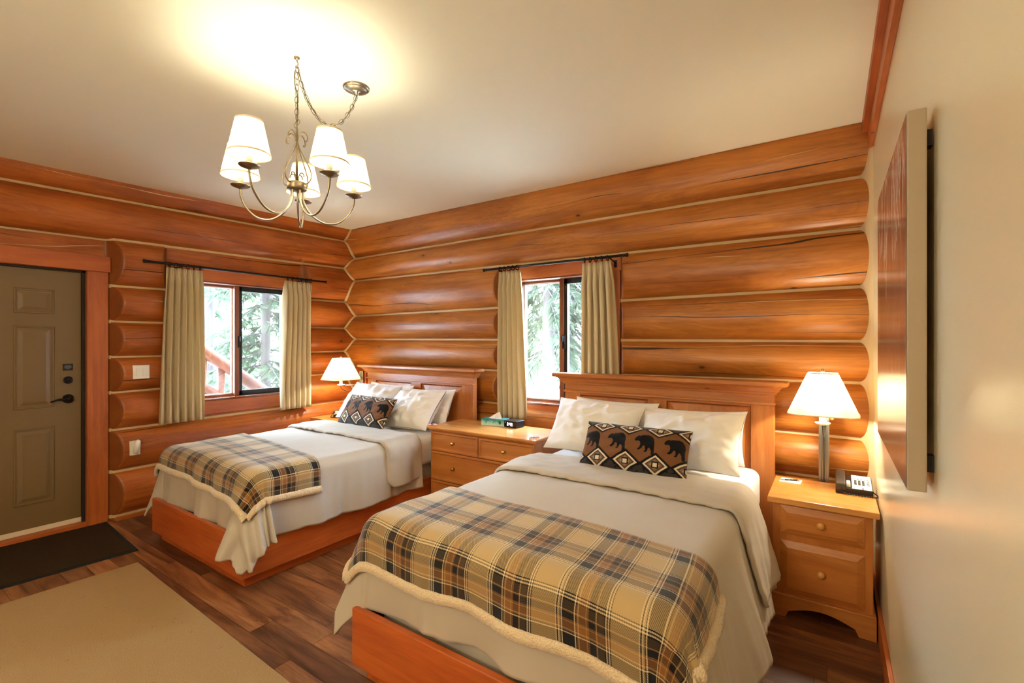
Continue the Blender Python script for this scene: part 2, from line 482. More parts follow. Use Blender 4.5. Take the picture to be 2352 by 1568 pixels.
def screen():
    t = NT('insect_screen')
    tr = t.n('ShaderNodeBsdfTransparent', Color=(1,1,1,1)); d = t.n('ShaderNodeBsdfDiffuse', Color=lin((120,118,122)))
    mx = t.n('ShaderNodeMixShader', Fac=.26, i1=tr.outputs[0], i2=d.outputs[0]); t.t.links.new(mx.outputs[0], t.out.inputs[0]); return t.m
M['screen'] = screen()
M['bark'] = plain('bark', (64,56,56), .9, bump=.8, bscale=14)
def leafm(name, a, b):
    t = NT(name); r = t.noise(t.objco(False), 5, 3)
    c = t.mix(r, lin(a), lin(b))
    d = t.n('ShaderNodeBsdfDiffuse', Color=c); tr = t.n('ShaderNodeBsdfTranslucent', Color=c)
    mx = t.n('ShaderNodeMixShader', Fac=.4, i1=d.outputs[0], i2=tr.outputs[0]); t.t.links.new(mx.outputs[0], t.out.inputs[0]); return t.m
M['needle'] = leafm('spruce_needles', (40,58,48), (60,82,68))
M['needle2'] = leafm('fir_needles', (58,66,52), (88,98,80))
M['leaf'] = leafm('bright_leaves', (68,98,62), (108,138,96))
M['railing'] = wood('outdoor_log', (112,62,36), (90,46,24), (60,30,16), 'x', .6)
M['ground'] = plain('gravel_ground', (214,210,204), .95, bump=.3, bscale=30)
M['outwall'] = plain('outer_boards', (120,84,56), .8)

# ------------------------------------------------------------------ room constants
XL, YB, XR = -4.99, 3.75, .205        # chink planes of the log walls, drywall plane
BULGE = .105
YF = -2.9                             # wall behind the camera
def ceilz(y): return 2.87+.0208*(y-3.65)

# floor / ceiling / plain walls
b = MB(); b.box(XL-.35, XR+.12, YF-.1, YB+.3, -.12, 0); struct('floor', b, M['floor'])
b = MB()
x0, x1, y0, y1 = XL-.35, XR+.12, YF-.1, YB+.3
b.add([(x0,y0,ceilz(y0)),(x1,y0,ceilz(y0)),(x1,y1,ceilz(y1)),(x0,y1,ceilz(y1)),(x0,y0,3.2),(x1,y0,3.2),(x1,y1,3.2),(x0,y1,3.2)],
      [(0,1,2,3),(4,7,6,5),(0,4,5,1),(1,5,6,2),(2,6,7,3),(3,7,4,0)])
struct('ceiling', b, M['ceil'])
b = MB(); b.box(XR, XR+.12, YF-.1, YB+.3, -.1, 3.1); struct('wall_right', b, M['wall'])
b = MB(); b.box(XL-.35, XR+.12, YF-.12, YF, -.1, 3.1); struct('wall_front', b, M['wall'])

CUT = 1.9
def log_wall(name, mat, side, bounds, s0, s1, openings, flares, ramp_end=None):
    """bounds: list of (z at s=sa, z at s=sb) from top to bottom; height field of bulging logs and chinking strips"""
    sa, sb = (.74, 3.7) if side == 'left' else (-5.0, .2)
    def zb(i, s):
        t = clamp((s-sa)/(sb-sa), -.2, 1.0); return bounds[i][0]+(bounds[i][1]-bounds[i][0])*t
    def pos(s, z, d):
        return (XL+d, s, z) if side == 'left' else (s, YB-d, z)
    def flare(s, i):
        m = 9.0
        for (f0, f1, ilo, ihi, d0) in flares:
            if ilo <= i <= ihi:
                e = max(f0-s, s-f1); m = min(m, d0 if e <= 0 else d0+e*CUT)
        return m
    def endramp(s):
        return -9.0 if ramp_end is None else .012+.10*clamp((s-ramp_end)/.045)**1.5+max(0, s-ramp_end-.045)
    ns = int((s1-s0)/.018); nu = 22
    wb = MB(); tones = []; acr = []; cuts = []; cb = MB()
    for i in range(len(bounds)-1):
        tone = random.random()
        us = [.5-.5*math.cos(PI*k/nu)*(1-.15*math.sin(PI*k/nu)) for k in range(nu+1)]
        def fn(a, c):
            s = s0+(s1-s0)*a; u = us[round(c*nu)]
            zt, zl = zb(i, s), zb(i+1, s); z = zt+(zl-zt)*u
            prof = -.03+(BULGE+.03)*max(0.0, 1-(2*u-1)**2)**.5
            prof += .006*nz(s*1.1, i*7.3, u*2)*math.sin(PI*u)
            fl = flare(s, i); on = any(lo <= i <= hi and -.004 < max(f0-s, s-f1) < .2 for f0, f1, lo, hi, _ in flares)
            cuts.append(max(-.06, min(.06, prof-fl)) if on else -.06)
            return pos(s, z, min(prof, fl))
        def skip(ii, jj):
            s = s0+(s1-s0)*(ii+.5)/ns; u = (us[jj]+us[jj+1])/2
            z = zb(i, s)+(zb(i+1, s)-zb(i, s))*u
            return any(o[0] < s < o[1] and o[2] < z < o[3] for o in openings)
        n0 = len(wb.v); wb.grid(fn, ns, nu, skip=skip); tones += [tone]*(len(wb.v)-n0); acr += [us[j] for j in range(nu+1) for _ in range(ns+1)]
    w = wb.build(name, mat); w['kind'] = 'structure'
    at = w.data.attributes.new('tone', 'FLOAT', 'POINT'); at.data.foreach_set('value', tones)
    at = w.data.attributes.new('across', 'FLOAT', 'POINT'); at.data.foreach_set('value', acr)
    at = w.data.attributes.new('sawn', 'FLOAT', 'POINT'); at.data.foreach_set('value', cuts)
    # chinking strips
    for i in range(1, len(bounds)-1):
        def skip(ii, jj):
            s = s0+(s1-s0)*(ii+.5)/ns; z = zb(i, s)
            return any(o[0] < s < o[1] and o[2]-.03 < z < o[3]+.03 for o in openings)
        def fn(a, c):
            s = s0+(s1-s0)*a; q = (c-.5)*2
            fl = min(flare(s, i-1), flare(s, i))
            d = min(.013+.003*nz(s*2.2, i*3.1), fl+.004)
            return pos(s, zb(i, s)+q*(.013+.03*smooth(.0, .05, fl)), d)
        cb.grid(fn, ns, 4, skip=skip)
    if ramp_end is not None:      # chinking that fills the joint against the drywall
        nz_ = 160
        zt, zl = 2.95, 0
        cb.grid(lambda a, c: pos(ramp_end+(s1-ramp_end)*a, zl+(zt-zl)*c, endramp(ramp_end+(s1-ramp_end)*a)), 6, nz_)
    c = cb.build('chinking', M['chink'], w)
    return w, zb

LB = [(3.02,3.07),(2.678,2.735),(2.343,2.40),(1.958,1.985),(1.670,1.66),(1.366,1.379),(1.058,1.12),(.755,.775),(.405,.42),(.03,.05),(-.3,-.3)]
BB = [(2.95,2.95),(2.52,2.549),(2.25,2.22),(1.81,1.85),(1.53,1.50),(1.20,1.237),(.91,.876),(.60,.60),(.30,.28),(-.02,-.02)]
DOOR = (.27, 1.222, -.1, 2.085)
WL = (1.88, 2.965, .925, 2.095)       # window in the door wall (Y range, z range)
WB_ = (-2.53, -1.535, .915, 2.10)     # window in the headboard wall (X range, z range)
wl, zbl = log_wall('wall_left', M['log_y'], 'left', LB, YF, YB+.12, [DOOR, WL],
    [(.14, 1.352, 2, 9, -.045), (1.765, 3.075, 2, 6, .005)])
wb, zbb = log_wall('wall_back', M['log_x'], 'back', BB, XL-.12, XR, [WB_],
    [(-2.645, -1.455, 2, 5, .005)], ramp_end=.142)
# chinking bead along the zigzag where the two log walls meet
def bulge(zs, z):
    for a, c in zip(zs, zs[1:]):
        if c <= z <= a:
            u = (a-z)/(a-c); return max(.018, -.03+(BULGE+.03)*max(0, 1-(2*u-1)**2)**.5)
    return .018
pts = []; zl_ = [p[1] for p in LB]; zbk = [p[0] for p in BB]
z = 2.9
while z > .02:
    pts.append((XL+bulge(zl_, z)-.004, YB-bulge(zbk, z)+.004, z)); z -= .012
b = MB(); b.tube(pts, .023, 8); b.build('corner_chinking', M['chink'], wb)

# outer skin of the log walls so no sky shows through, with the openings left free
b = MB()
def skin(side, a0, a1, o):
    for (p, q, z0, z1) in o:
        if side == 'left': b.box(XL-.20, XL-.17, p, q, z0, z1)
        else: b.box(p, q, YB+.17, YB+.20, z0, z1)
skin('left', 0, 0, [(YF, DOOR[0], -.1, 3.1), (DOOR[0], DOOR[1], DOOR[3], 3.1), (DOOR[1], WL[0], -.1, 3.1), (WL[0], WL[1], -.1, WL[2]), (WL[0], WL[1], WL[3], 3.1), (WL[1], YB+.2, -.1, 3.1), (DOOR[0], DOOR[1], -.1, 2.1)])
b.build('outer_boards', M['outwall'], wl)
b = MB()
skin('back', 0, 0, [(XL-.2, WB_[0], -.1, 3.1), (WB_[1], XR+.1, -.1, 3.1), (WB_[0], WB_[1], -.1, WB_[2]), (WB_[0], WB_[1], WB_[3], 3.1)])
b.build('outer_boards', M['outwall'], wb)

# trim boards at the drywall, baseboard
b = MB(); b.box(.180, XR, YF, 3.66, 2.69, 2.95, .003); b.box(.150, .182, YF, 3.655, 2.80, 2.95, .003)
struct('trim_1', b, W('case', 'y'))
b = MB(); b.box(.187, XR, YF, 3.64, 0, .135, .004); struct('baseboard_right', b, W('case', 'y'))

# ------------------------------------------------------------------ windows
def make_window(name, side, o, cas0, cas1, dark_frac):
    """o = (s0, s1, z0, z1); local axes: s along the wall, d into the room"""
    s0, s1, z0, z1 = o
    def bx(mb, a0, a1, d0, d1, c0, c1, bev=.003):
        if side == 'left': mb.box(XL+d0, XL+d1, a0, a1, c0, c1, bev)
        else: mb.box(a0, a1, YB-d1, YB-d0, c0, c1, bev)
    ax = 'y' if side == 'left' else 'x'
    root = bpy.data.objects.new(name, None); COL.objects.link(root); root['kind'] = 'structure'
    t = .028
    m = MB()                                                   # lining box of the opening
    bx(m, s0, s0+t, -.20, .022, z0, z1); bx(m, s1-t, s1, -.20, .022, z0, z1)
    bx(m, s0, s1, -.20, .022, z1-t, z1)
    m.build('window_frame', W('sash', 'z'), root)
    m = MB(); bx(m, s0, s1, -.20, .035, z0, z0+.022, .006); m.build('window_sill', M['sill'], root)
    # casing boards
    for a0, a1, c0, c1, axis in ((cas0, s0+.006, z0-.1, z1, 'z'), (s1-.006, cas1, z0-.1, z1, 'z'), (cas0-.01, cas1+.01, z1-.012, z1+.115, ax), (cas0, cas1, z0-.125, z0+.002, ax)):
        m = MB(); bx(m, a0, a1, -.01, .030 if axis != 'z' else .027, c0, c1, .004); m.build('casing_board', W('case', axis), root)
    mid = s0+(s1-s0)*.5
    za, zc = z0+.022, z1-t
    dg = -.115
    # mullion, fixed sash, sliding sash
    m = MB(); bx(m, mid-.036, mid+.012, dg-.035, dg+.055, za, zc, .005); m.build('mullion', W('sash', 'z'), root)
    L0, L1 = s0+t, mid-.034
    m = MB()
    for a0, a1, c0, c1 in ((L0, L0+.022, za, zc), (L0, L1, za, za+.022), (L0, L1, zc-.022, zc)):
        bx(m, a0, a1, dg-.02, dg+.03, c0, c1)
    m.build('fixed_sash', W('sash', 'z'), root)
    m = MB()
    for a0, a1, c0, c1 in ((L0+.022, L0+.034, za+.02, zc-.02), (L1-.012, L1, za+.02, zc-.02), (L0+.02, L1, za+.02, za+.03), (L0+.02, L1, zc-.03, zc-.02)):
        bx(m, a0, a1, dg-.01, dg+.012, c0, c1)
    m.build('glazing_bead', M['seal'], root)
    m = MB(); bx(m, L0+.02, L1, dg-.004, dg, za+.02, zc-.02, 0); m.build('pane', M['glass'], root)
    R0, R1 = mid+.010, s1-t; w = .040
    m = MB()
    for a0, a1, c0, c1 in ((R0, R0+w*.8, za, zc), (R1-w, R1, za, zc), (R0, R1, za, za+w*1.2), (R0, R1, zc-w*1.2, zc)):
        bx(m, a0, a1, dg+.004, dg+.05, c0, c1)
    m.build('sliding_sash', M['alu'], root)
    m = MB(); bx(m, R0+.02, R1-.02, dg+.012, dg+.016, za+.03, zc-.03, 0); m.build('pane', M['glass'], root)
    m = MB(); bx(m, R0+.02, R1-.02, dg-.0222, dg-.0212, za+.03, zc-.03, 0); m.build('insect_screen', M['screen'], root)
    m = MB()
    zc_ = (za+zc)/2+.0
    bx(m, R0-.012, R0+.016, dg+.05, dg+.066, zc_-.07, zc_+.05, .004); bx(m, R0-.006, R0+.006, dg+.06, dg+.092, zc_-.005, zc_+.045, .004)
    m.build('latch', M['iron'], root)
    return root
make_window('window_1', 'left', WL, 1.765, 3.075, .5)
make_window('window_2', 'back', WB_, -2.645, -1.455, .5)

# ------------------------------------------------------------------ door
d1 = bpy.data.objects.new('door_1', None); COL.objects.link(d1); d1['kind'] = 'structure'
DX = -5.07
m = MB(); m.box(DX-.045, DX, .30, 1.203, .035, 2.06, .003)
slab = m.build('door_leaf', M['door'], d1)
PF = [(0,-.001),(.004,.006),(.012,.006),(.016,.0015),(.026,.0015),(.05,.0075),(.052,.0075)]
for y0, y1 in ((.457,.683),(.817,1.044)):
    for z0, z1 in ((1.715,1.905),(.985,1.62),(.255,.835)):
        m = MB(); m.panel((DX, y0, z0), (0,1,0), (0,0,1), (1,0,0), y1-y0, z1-z0, PF)
        m.build('raised_panel', M['door'], slab)
m = MB(); m.box(DX-.03, DX+.006, .30, 1.203, .034, .072, .002); m.build('door_sweep', M['sweep'], d1)
m = MB(); m.box(DX-.10, DX+.075, .27, 1.222, 0, .033, .003); m.build('threshold', W('case', 'y'), d1)
m = MB()
m.box(DX-.10, DX+.022, 1.203, 1.226, 0, 2.085); m.box(DX-.10, DX+.022, .272, .30, 0, 2.085); m.box(DX-.10, DX+.022, .272, 1.226, 2.06, 2.087)
m.build('door_jamb', M['jamb'], d1)
m = MB(); m.box(-5.09, -4.998, 1.224, 1.36, 0, 2.075, .005); m.build('casing_board', W('case', 'z'), d1)
m = MB(); m.box(-5.09, -4.998, .135, .272, 0, 2.075, .005); m.build('casing_board', W('case', 'z'), d1)
m = MB(); m.box(-5.09, -4.985, .12, 1.372, 2.075, 2.205, .005); m.build('head_board', W('case', 'y'), d1)
hz = 1.042; hy = 1.122
m = MB()
def oct_(cz, r, sq):
    P = []
    for k in range(24):
        a = 2*PI*k/24; P.append((DX+.001, hy+max(-sq, min(sq, r*math.cos(a))), cz+r*math.sin(a)))
    return P
m.prism(oct_(hz, .036, .031), (1,0,0), .012)
m.lathe([(.018, 0), (.018, .03), (.012, .045), (.0, .046)], (DX+.012, hy, hz), 16, axis='x')
m.tube(cat_path([(DX+.045,hy+.004,hz),(DX+.05,hy-.03,hz+.002),(DX+.05,hy-.07,hz-.001),(DX+.048,hy-.112,hz-.016)], 6), [.010]*6+[.009]*6+[.007]*6+[.004], 8)
m.build('door_handle', M['bronze'], slab)
m = MB(); m.prism(oct_(1.192, .030, .027), (1,0,0), .012); m.lathe([(.015,0),(.013,.012),(0,.013)], (DX+.013, hy, 1.192), 14, axis='x'); m.box(DX+.02, DX+.034, hy-.014, hy+.014, 1.188, 1.196, .002)
m.build('deadbolt', M['bronze'], slab)
m = MB(); m.box(DX+.0005, DX+.004, hy-.031, hy+.031, 1.268, 1.322, .001); pq = m.build('notice_plaque', M['black'], slab)
m = MB()
for k, (zz, hw) in enumerate(((1.309,.019),(1.3035,.019),(1.298,.022),(1.2925,.022),(1.287,.018))):
    m.box(DX+.004, DX+.0046, hy-hw, hy+hw, zz-.0012, zz+.0012)
m.box(DX+.004, DX+.0046, hy-.006, hy+.006, 1.278, 1.282)
m.build('plaque_text', M['text'], pq)

# switch plate and outlet on the logs between door and window
sw = thing('light_switch', 'white double rocker light switch plate on the log wall between door and window', 'light switch', (XL+BULGE, 1.548, 1.24))
m = MB(); m.box(-.02, .006, -.058, .058, -.058, .058, .003); m.build('switch_plate', M['white'], sw)
for k in (-1, 1):
    m = MB(); m.box(.004, .011, k*.024-.015, k*.024+.015, -.034, .034, .002); m.build('rocker', M['white'], sw)
ou = thing('wall_outlet', 'white wall outlet plate low on the log wall beside the bed', 'outlet', (XL+BULGE, 1.505, .60))
m = MB(); m.box(-.02, .006, -.036, .036, -.06, .06, .003); m.build('outlet_plate', M['white'], ou)
nl = thing('plug_in_night_light', 'small white plug-in night light in the low wall outlet', 'night light', (XL+BULGE, 1.505, .60))
m = MB(); m.tube([(.012,.0,-.045),(.02,.0,-.03),(.045,.002,.02),(.05,.004,.06),(.045,.004,.072)], [.012,.02,.022,.020,.010], 14); m.build('night_light_body', M['white'], nl)
m = MB(); m.box(.034, .042, -.008, .008, -.022, -.010, .001); m.build('sensor_window', M['dgrey'], nl)

# ------------------------------------------------------------------ curtains and rods
def make_rod(label, side, s0, s1, z, d, brks):
    def P(s, dd, zz): return (XL+dd, s, zz) if side == 'left' else (s, YB-dd, zz)
    t = thing('curtain_rod', label, 'curtain rod', (0,0,0), 0, 'iron curtain rods')
    m = MB(); m.tube([P(s0, d, z), P(s1, d, z)], .011, 12); m.build('rod', M['iron'], t)
    for s, k in ((s0, -1), (s1, 1)):
        m = MB(); m.tube([P(s-k*.004, d, z), P(s+k*.004, d, z), P(s+k*.014, d, z), P(s+k*.03, d, z), P(s+k*.036, d, z), P(s+k*.04, d, z)], [.0125,.0125,.011,.017,.017,.010], 12)
        m.build('finial', M['iron'], t)
    for s in brks:
        m = MB(); m.tube(cat_path([P(s, .034, z-.035), P(s, .05, z-.03), P(s, d-.004, z-.012)], 4), .006, 8)
        m.box(*( (XL+.028, XL+.036, s-.012, s+.012, z-.07, z-.01) if side == 'left' else (s-.012, s+.012, YB-.036, YB-.028, z-.07, z-.01)), .002)
        m.build('bracket', M['iron'], t)
    return t
RD = .155
make_rod('dark iron curtain rod above the window beside the door', 'left', 1.585, 3.255, 2.185, RD, (1.83, 2.99))
make_rod('dark iron curtain rod above the window behind the beds', 'back', -2.74, -1.375, 2.185, RD, (-2.60, -1.49))

def make_curtain(label, side, top, bot, zt, zb_, npl, seed, flip=1):
    """top / bot = (s0, s1) at heading and hem"""
    t = thing('curtain', label, 'curtain', (0,0,0), 0, 'beige pleated curtains')
    m = MB()
    nu, nv = npl*16, 40
    def fn(a, c):
        q = 1-(1-c)**1.6
        s0 = top[0]+(bot[0]-top[0])*q; s1 = top[1]+(bot[1]-top[1])*q
        ph = 2*PI*npl*a
        pin = smooth(0, .14, c)
        am = .009+.029*pin+.006*nz(a*6+seed, c*1.5)
        wav = math.sin(ph+.5*math.sin(2.2*c+seed))
        sharp = math.copysign(abs(wav)**(.75), wav)
        s = s0+(s1-s0)*a+.006*math.sin(2*ph+seed)*pin+.004*nz(a*9, c*3+seed)
        d = .132+am*sharp+.008*nz(a*4+seed*3, c*2)
        # pinch pleats at the heading
        if c < .14:
            d += .008*math.cos(ph*3)*(1-c/.14)
        z = zt+(zb_-zt)*c+.004*math.sin(ph)*c
        return (XL+d, s, z) if side == 'left' else (s, YB-d, z)
    m.grid(fn, nu, nv)
    o = m.build('curtain_panel', M['linen'], t)
    md = o.modifiers.new('thick', 'SOLIDIFY'); md.thickness = .0025
    for k in range(npl):
        a = (k+.5)/npl; s = top[0]+(top[1]-top[0])*a
        r = MB(); tl = random.uniform(-.35, .35)
        pts = []
        for j in range(16):
            an = 2*PI*j/16; u, v = .020*math.cos(an), .020*math.sin(an)
            pts.append((XL+RD+u, s+u*tl, 2.185-.008+v) if side == 'left' else (s+u*tl, YB-RD-u, 2.185-.008+v))
        r.tube(pts, .0042, 6, True)
        r.build('curtain_ring', M['iron'], t)
    return t
make_curtain('beige linen curtain between the light switch and the window', 'left', (1.715, 2.005), (1.665, 2.025), 2.155, .775, 6, 1.3)
make_curtain('beige linen curtain between the window and the swing-arm lamp in the corner', 'left', (2.805, 3.125), (2.765, 3.125), 2.155, .77, 6, 4.1)
make_curtain('beige linen curtain hanging behind the tissue box and dresser', 'back', (-2.605, -2.365), (-2.605, -2.31), 2.155, .79, 5, 7.7)
make_curtain('beige linen curtain hanging behind the headboard cornice', 'back', (-1.74, -1.485), (-1.75, -1.42), 2.155, .79, 5, 9.2)

# ------------------------------------------------------------------ beds
HB_Y = 3.50
def make_bed(cx, half, yf, label):
    t = thing('bed', label, 'bed', (cx, yf, 0))
    L = HB_Y-yf                    # local y of the headboard face
    hh = .765                      # half width of the headboard posts
    for k in (-1, 1):
        m = MB(); m.box(k*half, k*(half-.032), .03, L, .068, .31, .004); m.build('side_rail', W('rail', 'y'), t)
    m = MB(); m.box(-half, half, 0, .032, .068, .315, .004); m.build('footboard', W('rail', 'x'), t)
    m = MB(); m.box(-half+.05, half-.05, .045, L, 0, .075); m.build('plinth', W('rail', 'y'), t)
    # headboard
    m = MB(); m.box(-hh+.01, hh-.01, L+.04, L+.062, .25, 1.16, .002)
    hb = m.build('headboard', W('bed', 'z'), t)
    for k in (-1, 1):
        m = MB(); m.box(k*hh, k*(hh-.14), L, L+.06, .0, 1.155, .004); m.build('headboard_post', W('bed', 'z'), hb)
    m = MB(); m.box(-hh+.14, hh-.14, L, L+.055, 1.066, 1.155, .002); m.box(-hh, hh, L-.002, L+.01, 1.094, 1.15, 0)
    m.build('top_rail', W('bed', 'x'), hb)
    m = MB(); m.box(-hh-.006, hh+.006, L-.020, L+.05, 1.084, 1.099, .005); m.build('bead', W('bed', 'x'), hb)
    m = MB(); m.box(-.07, .07, L+.001, L+.05, .3, 1.067, .002); m.build('center_stile', W('bed', 'z'), hb)
    for a0, a1 in ((-hh+.14, -.07), (.07, hh-.14)):
        m = MB(); m.box(a0, a1, L+.026, L+.05, .3, 1.067)
        m.panel((a0, L+.025, .32), (1,0,0), (0,0,1), (0,-1,0), a1-a0, 1.066-.32, [(0,.001),(.006,.014),(.014,.002),(.058,.019),(.060,.019)])
        m.build('headboard_panel', W('bed', 'z'), hb)
    m = MB()
    LP = []
    for z, o in ((1.150,0.0),(1.152,.012),(1.166,.016),(1.170,.024),(1.178,.028),(1.196,.042),(1.208,.060),(1.211,.074),(1.215,.080),(1.235,.080),(1.240,.074)):
        LP.append([(-hh-o, L-o, z), (hh+o, L-o, z), (hh+o, L+.07, z), (-hh-o, L+.07, z)])
    m.loops(LP); m.build('cornice', W('bed', 'x'), hb)
    # box spring and mattress
    def softbox(hw, y0, y1, z0, z1, r, tuft=0):
        m = MB(); prof = []
        n = 6
        for k in range(n+1):
            a = PI/2*k/n; prof.append((z0+r*(1-math.cos(a)) if False else z0+r*math.sin(a)*1.0-0, r*(1-math.sin(a))))
        Ls = []
        def rect(ins, z, rc=.08):
            P = []
            for cxx, cyy, a0 in ((hw-rc, y0+rc, -PI/2), (hw-rc, y1-rc, 0), (-hw+rc, y1-rc, PI/2), (-hw+rc, y0+rc, PI)):
                for k in range(7):
                    a = a0+PI/2*k/6; P.append((cxx+(rc-ins)*math.cos(a), cyy+(rc-ins)*math.sin(a), z))
            return P
        for k in range(n+1):
            a = PI/2*k/n; Ls.append(rect(r*(1-math.sin(a)), z0+r*(1-math.cos(a))))
        for k in range(n+1):
            a = PI/2*(1-k/n); Ls.append(rect(r*(1-math.sin(a)), z1-r*(1-math.cos(a))))
        m.loops(Ls, smooth_=True); return m
    m = softbox(half-.045, .10, L-.01, .14, .41, .03); m.build('box_spring', M['quilt'], t)
    m = softbox(half+.0, .075, L-.005, .415, .665, .055); m.build('mattress', M['sheet'], t)
    return t
make_bed(-3.595, .67, 1.42, 'pine bed in the log corner, plaid throw hanging over its foot corner')
make_bed(-1.08, .69, 1.335, 'pine bed between the dresser and the nightstand holding notepad and telephone')

class Drape:
    """maps sheet coordinates (p across from the bed centre, q toward and past the foot edge) onto the made bed"""
    def __init__(s, cx, a, yedge, ztop, r=.085, seed=0):
        s.cx, s.a, s.ye, s.zt, s.r, s.seed = cx, a, yedge, ztop, r, seed
        s.bag = cx < -2; s.cap = .54 if cx < -2 else .74
    def at(s, p, q, off=0.0, fold=1.0):
        r = s.r
        bx = max(-(s.a-r), min(s.a-r, p)); bq = min(q, -r)
        ox, oy = p-bx, q-bq
        rho = math.hypot(ox, oy)
        if abs(ox) > 0 and oy > 0: rho = min(rho, s.cap+.08*rho)
        rr0 = math.hypot(ox, oy)
        # soft puffiness on top
        z = s.zt + .010*nz(p*2.1+s.seed, q*2.1)*fold + .005*nz(p*6+s.seed, q*6, 3)*fold
        crown = .012*(1-(bx/s.a)**2); z += crown
        if rho < 1e-6:
            return Vector((s.cx+bx, s.ye-bq, z+off))
        nx, ny = ox/rr0, oy/rr0
        arc = r*PI/2
        corner = 0.0
        if abs(ox) > 1e-6 and oy > 1e-6: corner = 2*abs(nx*ny)
        if rho < arc:
            ph = rho/r; out = r*math.sin(ph); dz = r*(1-math.cos(ph)); no, nd = math.sin(ph), math.cos(ph)
        else:
            e = rho-arc; near = smooth(s.a-.34, s.a-.06, p) if (oy > 1e-6 and s.bag) else 0.0
            fl = .05+max(.36*corner*abs(nx), .30*near, (.21*nx if (not s.bag and ox > 0) else 0))
            out = r+e*fl; dz = r+e*math.sqrt(max(.1, 1-fl*fl)); no, nd = 1.0, fl
        drop = max(0, rho-arc*.6)
        along = (q*abs(nx)+p*abs(ny))+ math.atan2(abs(ny), abs(nx))*.25*(1 if corner > 0 else 0)
        w = (math.sin(along*13+s.seed+2*nz(along*2, s.seed))*.5+.7*nz(along*5.0+s.seed*2, drop*1.2)+.35*nz(along*16+s.seed, drop*2.0))
        amp = fold*min(.042, drop*.10)*(1+.5*corner)
        out += w*amp
        o = out+off*no
        return Vector((s.cx+bx+nx*o, s.ye-bq-ny*o, z-dz+off*nd))

def sheet_quad(D, FL, FR, BR, BL, nu, nv, off, fold=1.0, uv=True, edge=None):
    """bilinear quad in sheet space -> grid mesh"""
    m = MB()
    W_ = (abs(FR[0]-FL[0])+abs(BR[0]-BL[0]))/2; H_ = (abs(FL[1]-BL[1])+abs(FR[1]-BR[1]))/2
    def pq(a, c):
        p = (FL[0]*(1-a)+FR[0]*a)*(1-c)+(BL[0]*(1-a)+BR[0]*a)*c
        q = (FL[1]*(1-a)+FR[1]*a)*(1-c)+(BL[1]*(1-a)+BR[1]*a)*c
        if edge: p, q = edge(p, q, a, c)
        return p, q
    def fn(a, c):
        p, q = pq(a, c); return D.at(p, q, off, fold)
    m.grid(fn, nu, nv, (lambda a, c: (a*W_, c*H_)) if uv else None)
    return m, pq

def make_duvet(cx, half, yf, label, qhead, qfold, dropl, dropr, foot, seed, hem=None):
    D = Drape(cx, half+.03, yf+.055, .682, .085, seed)
    t = thing('duvet', label, 'duvet', (0,0,0), 0, 'beige duvets')
    a = half+.03
    ex = D.a-D.r
    def edge(p, q, aa, c):
        # hem waves a little
        if abs(p) > a: p += math.copysign(.02*nz(q*5+seed, 1.7), p)
        if q > 0: q += .02*nz(p*4+seed, 5.5)+.10*smooth(a-.36, a-.05, p)*smooth(.1, .3, q)*(1 if D.bag else 0)
        return p, q
    m, _ = sheet_quad(D, (-ex-dropl, foot), (ex+dropr, foot), (ex+dropr, -qhead), (-ex-dropl, -qhead), 150, 170, 0, 1.0, False, edge)
    o = m.build('duvet_cover', M['duvet'], t)
    md = o.modifiers.new('thick', 'SOLIDIFY'); md.thickness = .014; md.offset = -1
    # turned-down band at the head: the duvet folded back on itself, with a thick rolled fold
    D2 = Drape(cx, half+.034, yf+.055, .690, .09, seed+3)
    m = MB()
    qa, qb = qfold, qhead
    wl_, wr_ = ex+dropl-.06, ex+dropr-.07
    nu, nv = 150, 40
    def fn(u, v):
        q = -(qa+(qb-qa)*v); p = -wl_+(wl_+wr_)*u
        # rounded lower corners of the band
        e = min(p+wl_, wr_-p)
        if e < .07 and v < .2: q -= .05*(1-e/.07)**2*(1-v/.2)
        off = .012+.020*math.sin(PI*min(1, v*1.0))**.5
        off += .004*nz(p*14, q*14, seed)+ (.010*math.exp(-v*9))*(.5+.9*nz(p*26, 4.4+seed))
        if v < .03: off -= .012*(1-v/.03)
        return D2.at(p, q, off, .8)
    m.grid(fn, nu, nv)
    o = m.build('turned_down_edge', M['duvet'], t)
    md = o.modifiers.new('thick', 'SOLIDIFY'); md.thickness = .012; md.offset = -1
    return t, D
dv1, D1 = make_duvet(-3.595, .67, 1.42, 'beige duvet on the bed in the corner, its turned-down band hanging over the side', 1.40, 1.02, .40, .46, .36, 1.0)
dv2, D2 = make_duvet(-1.08, .69, 1.335, 'beige duvet on the bed next to the nightstand', 1.52, 1.05, .40, .57, .33, 5.0)

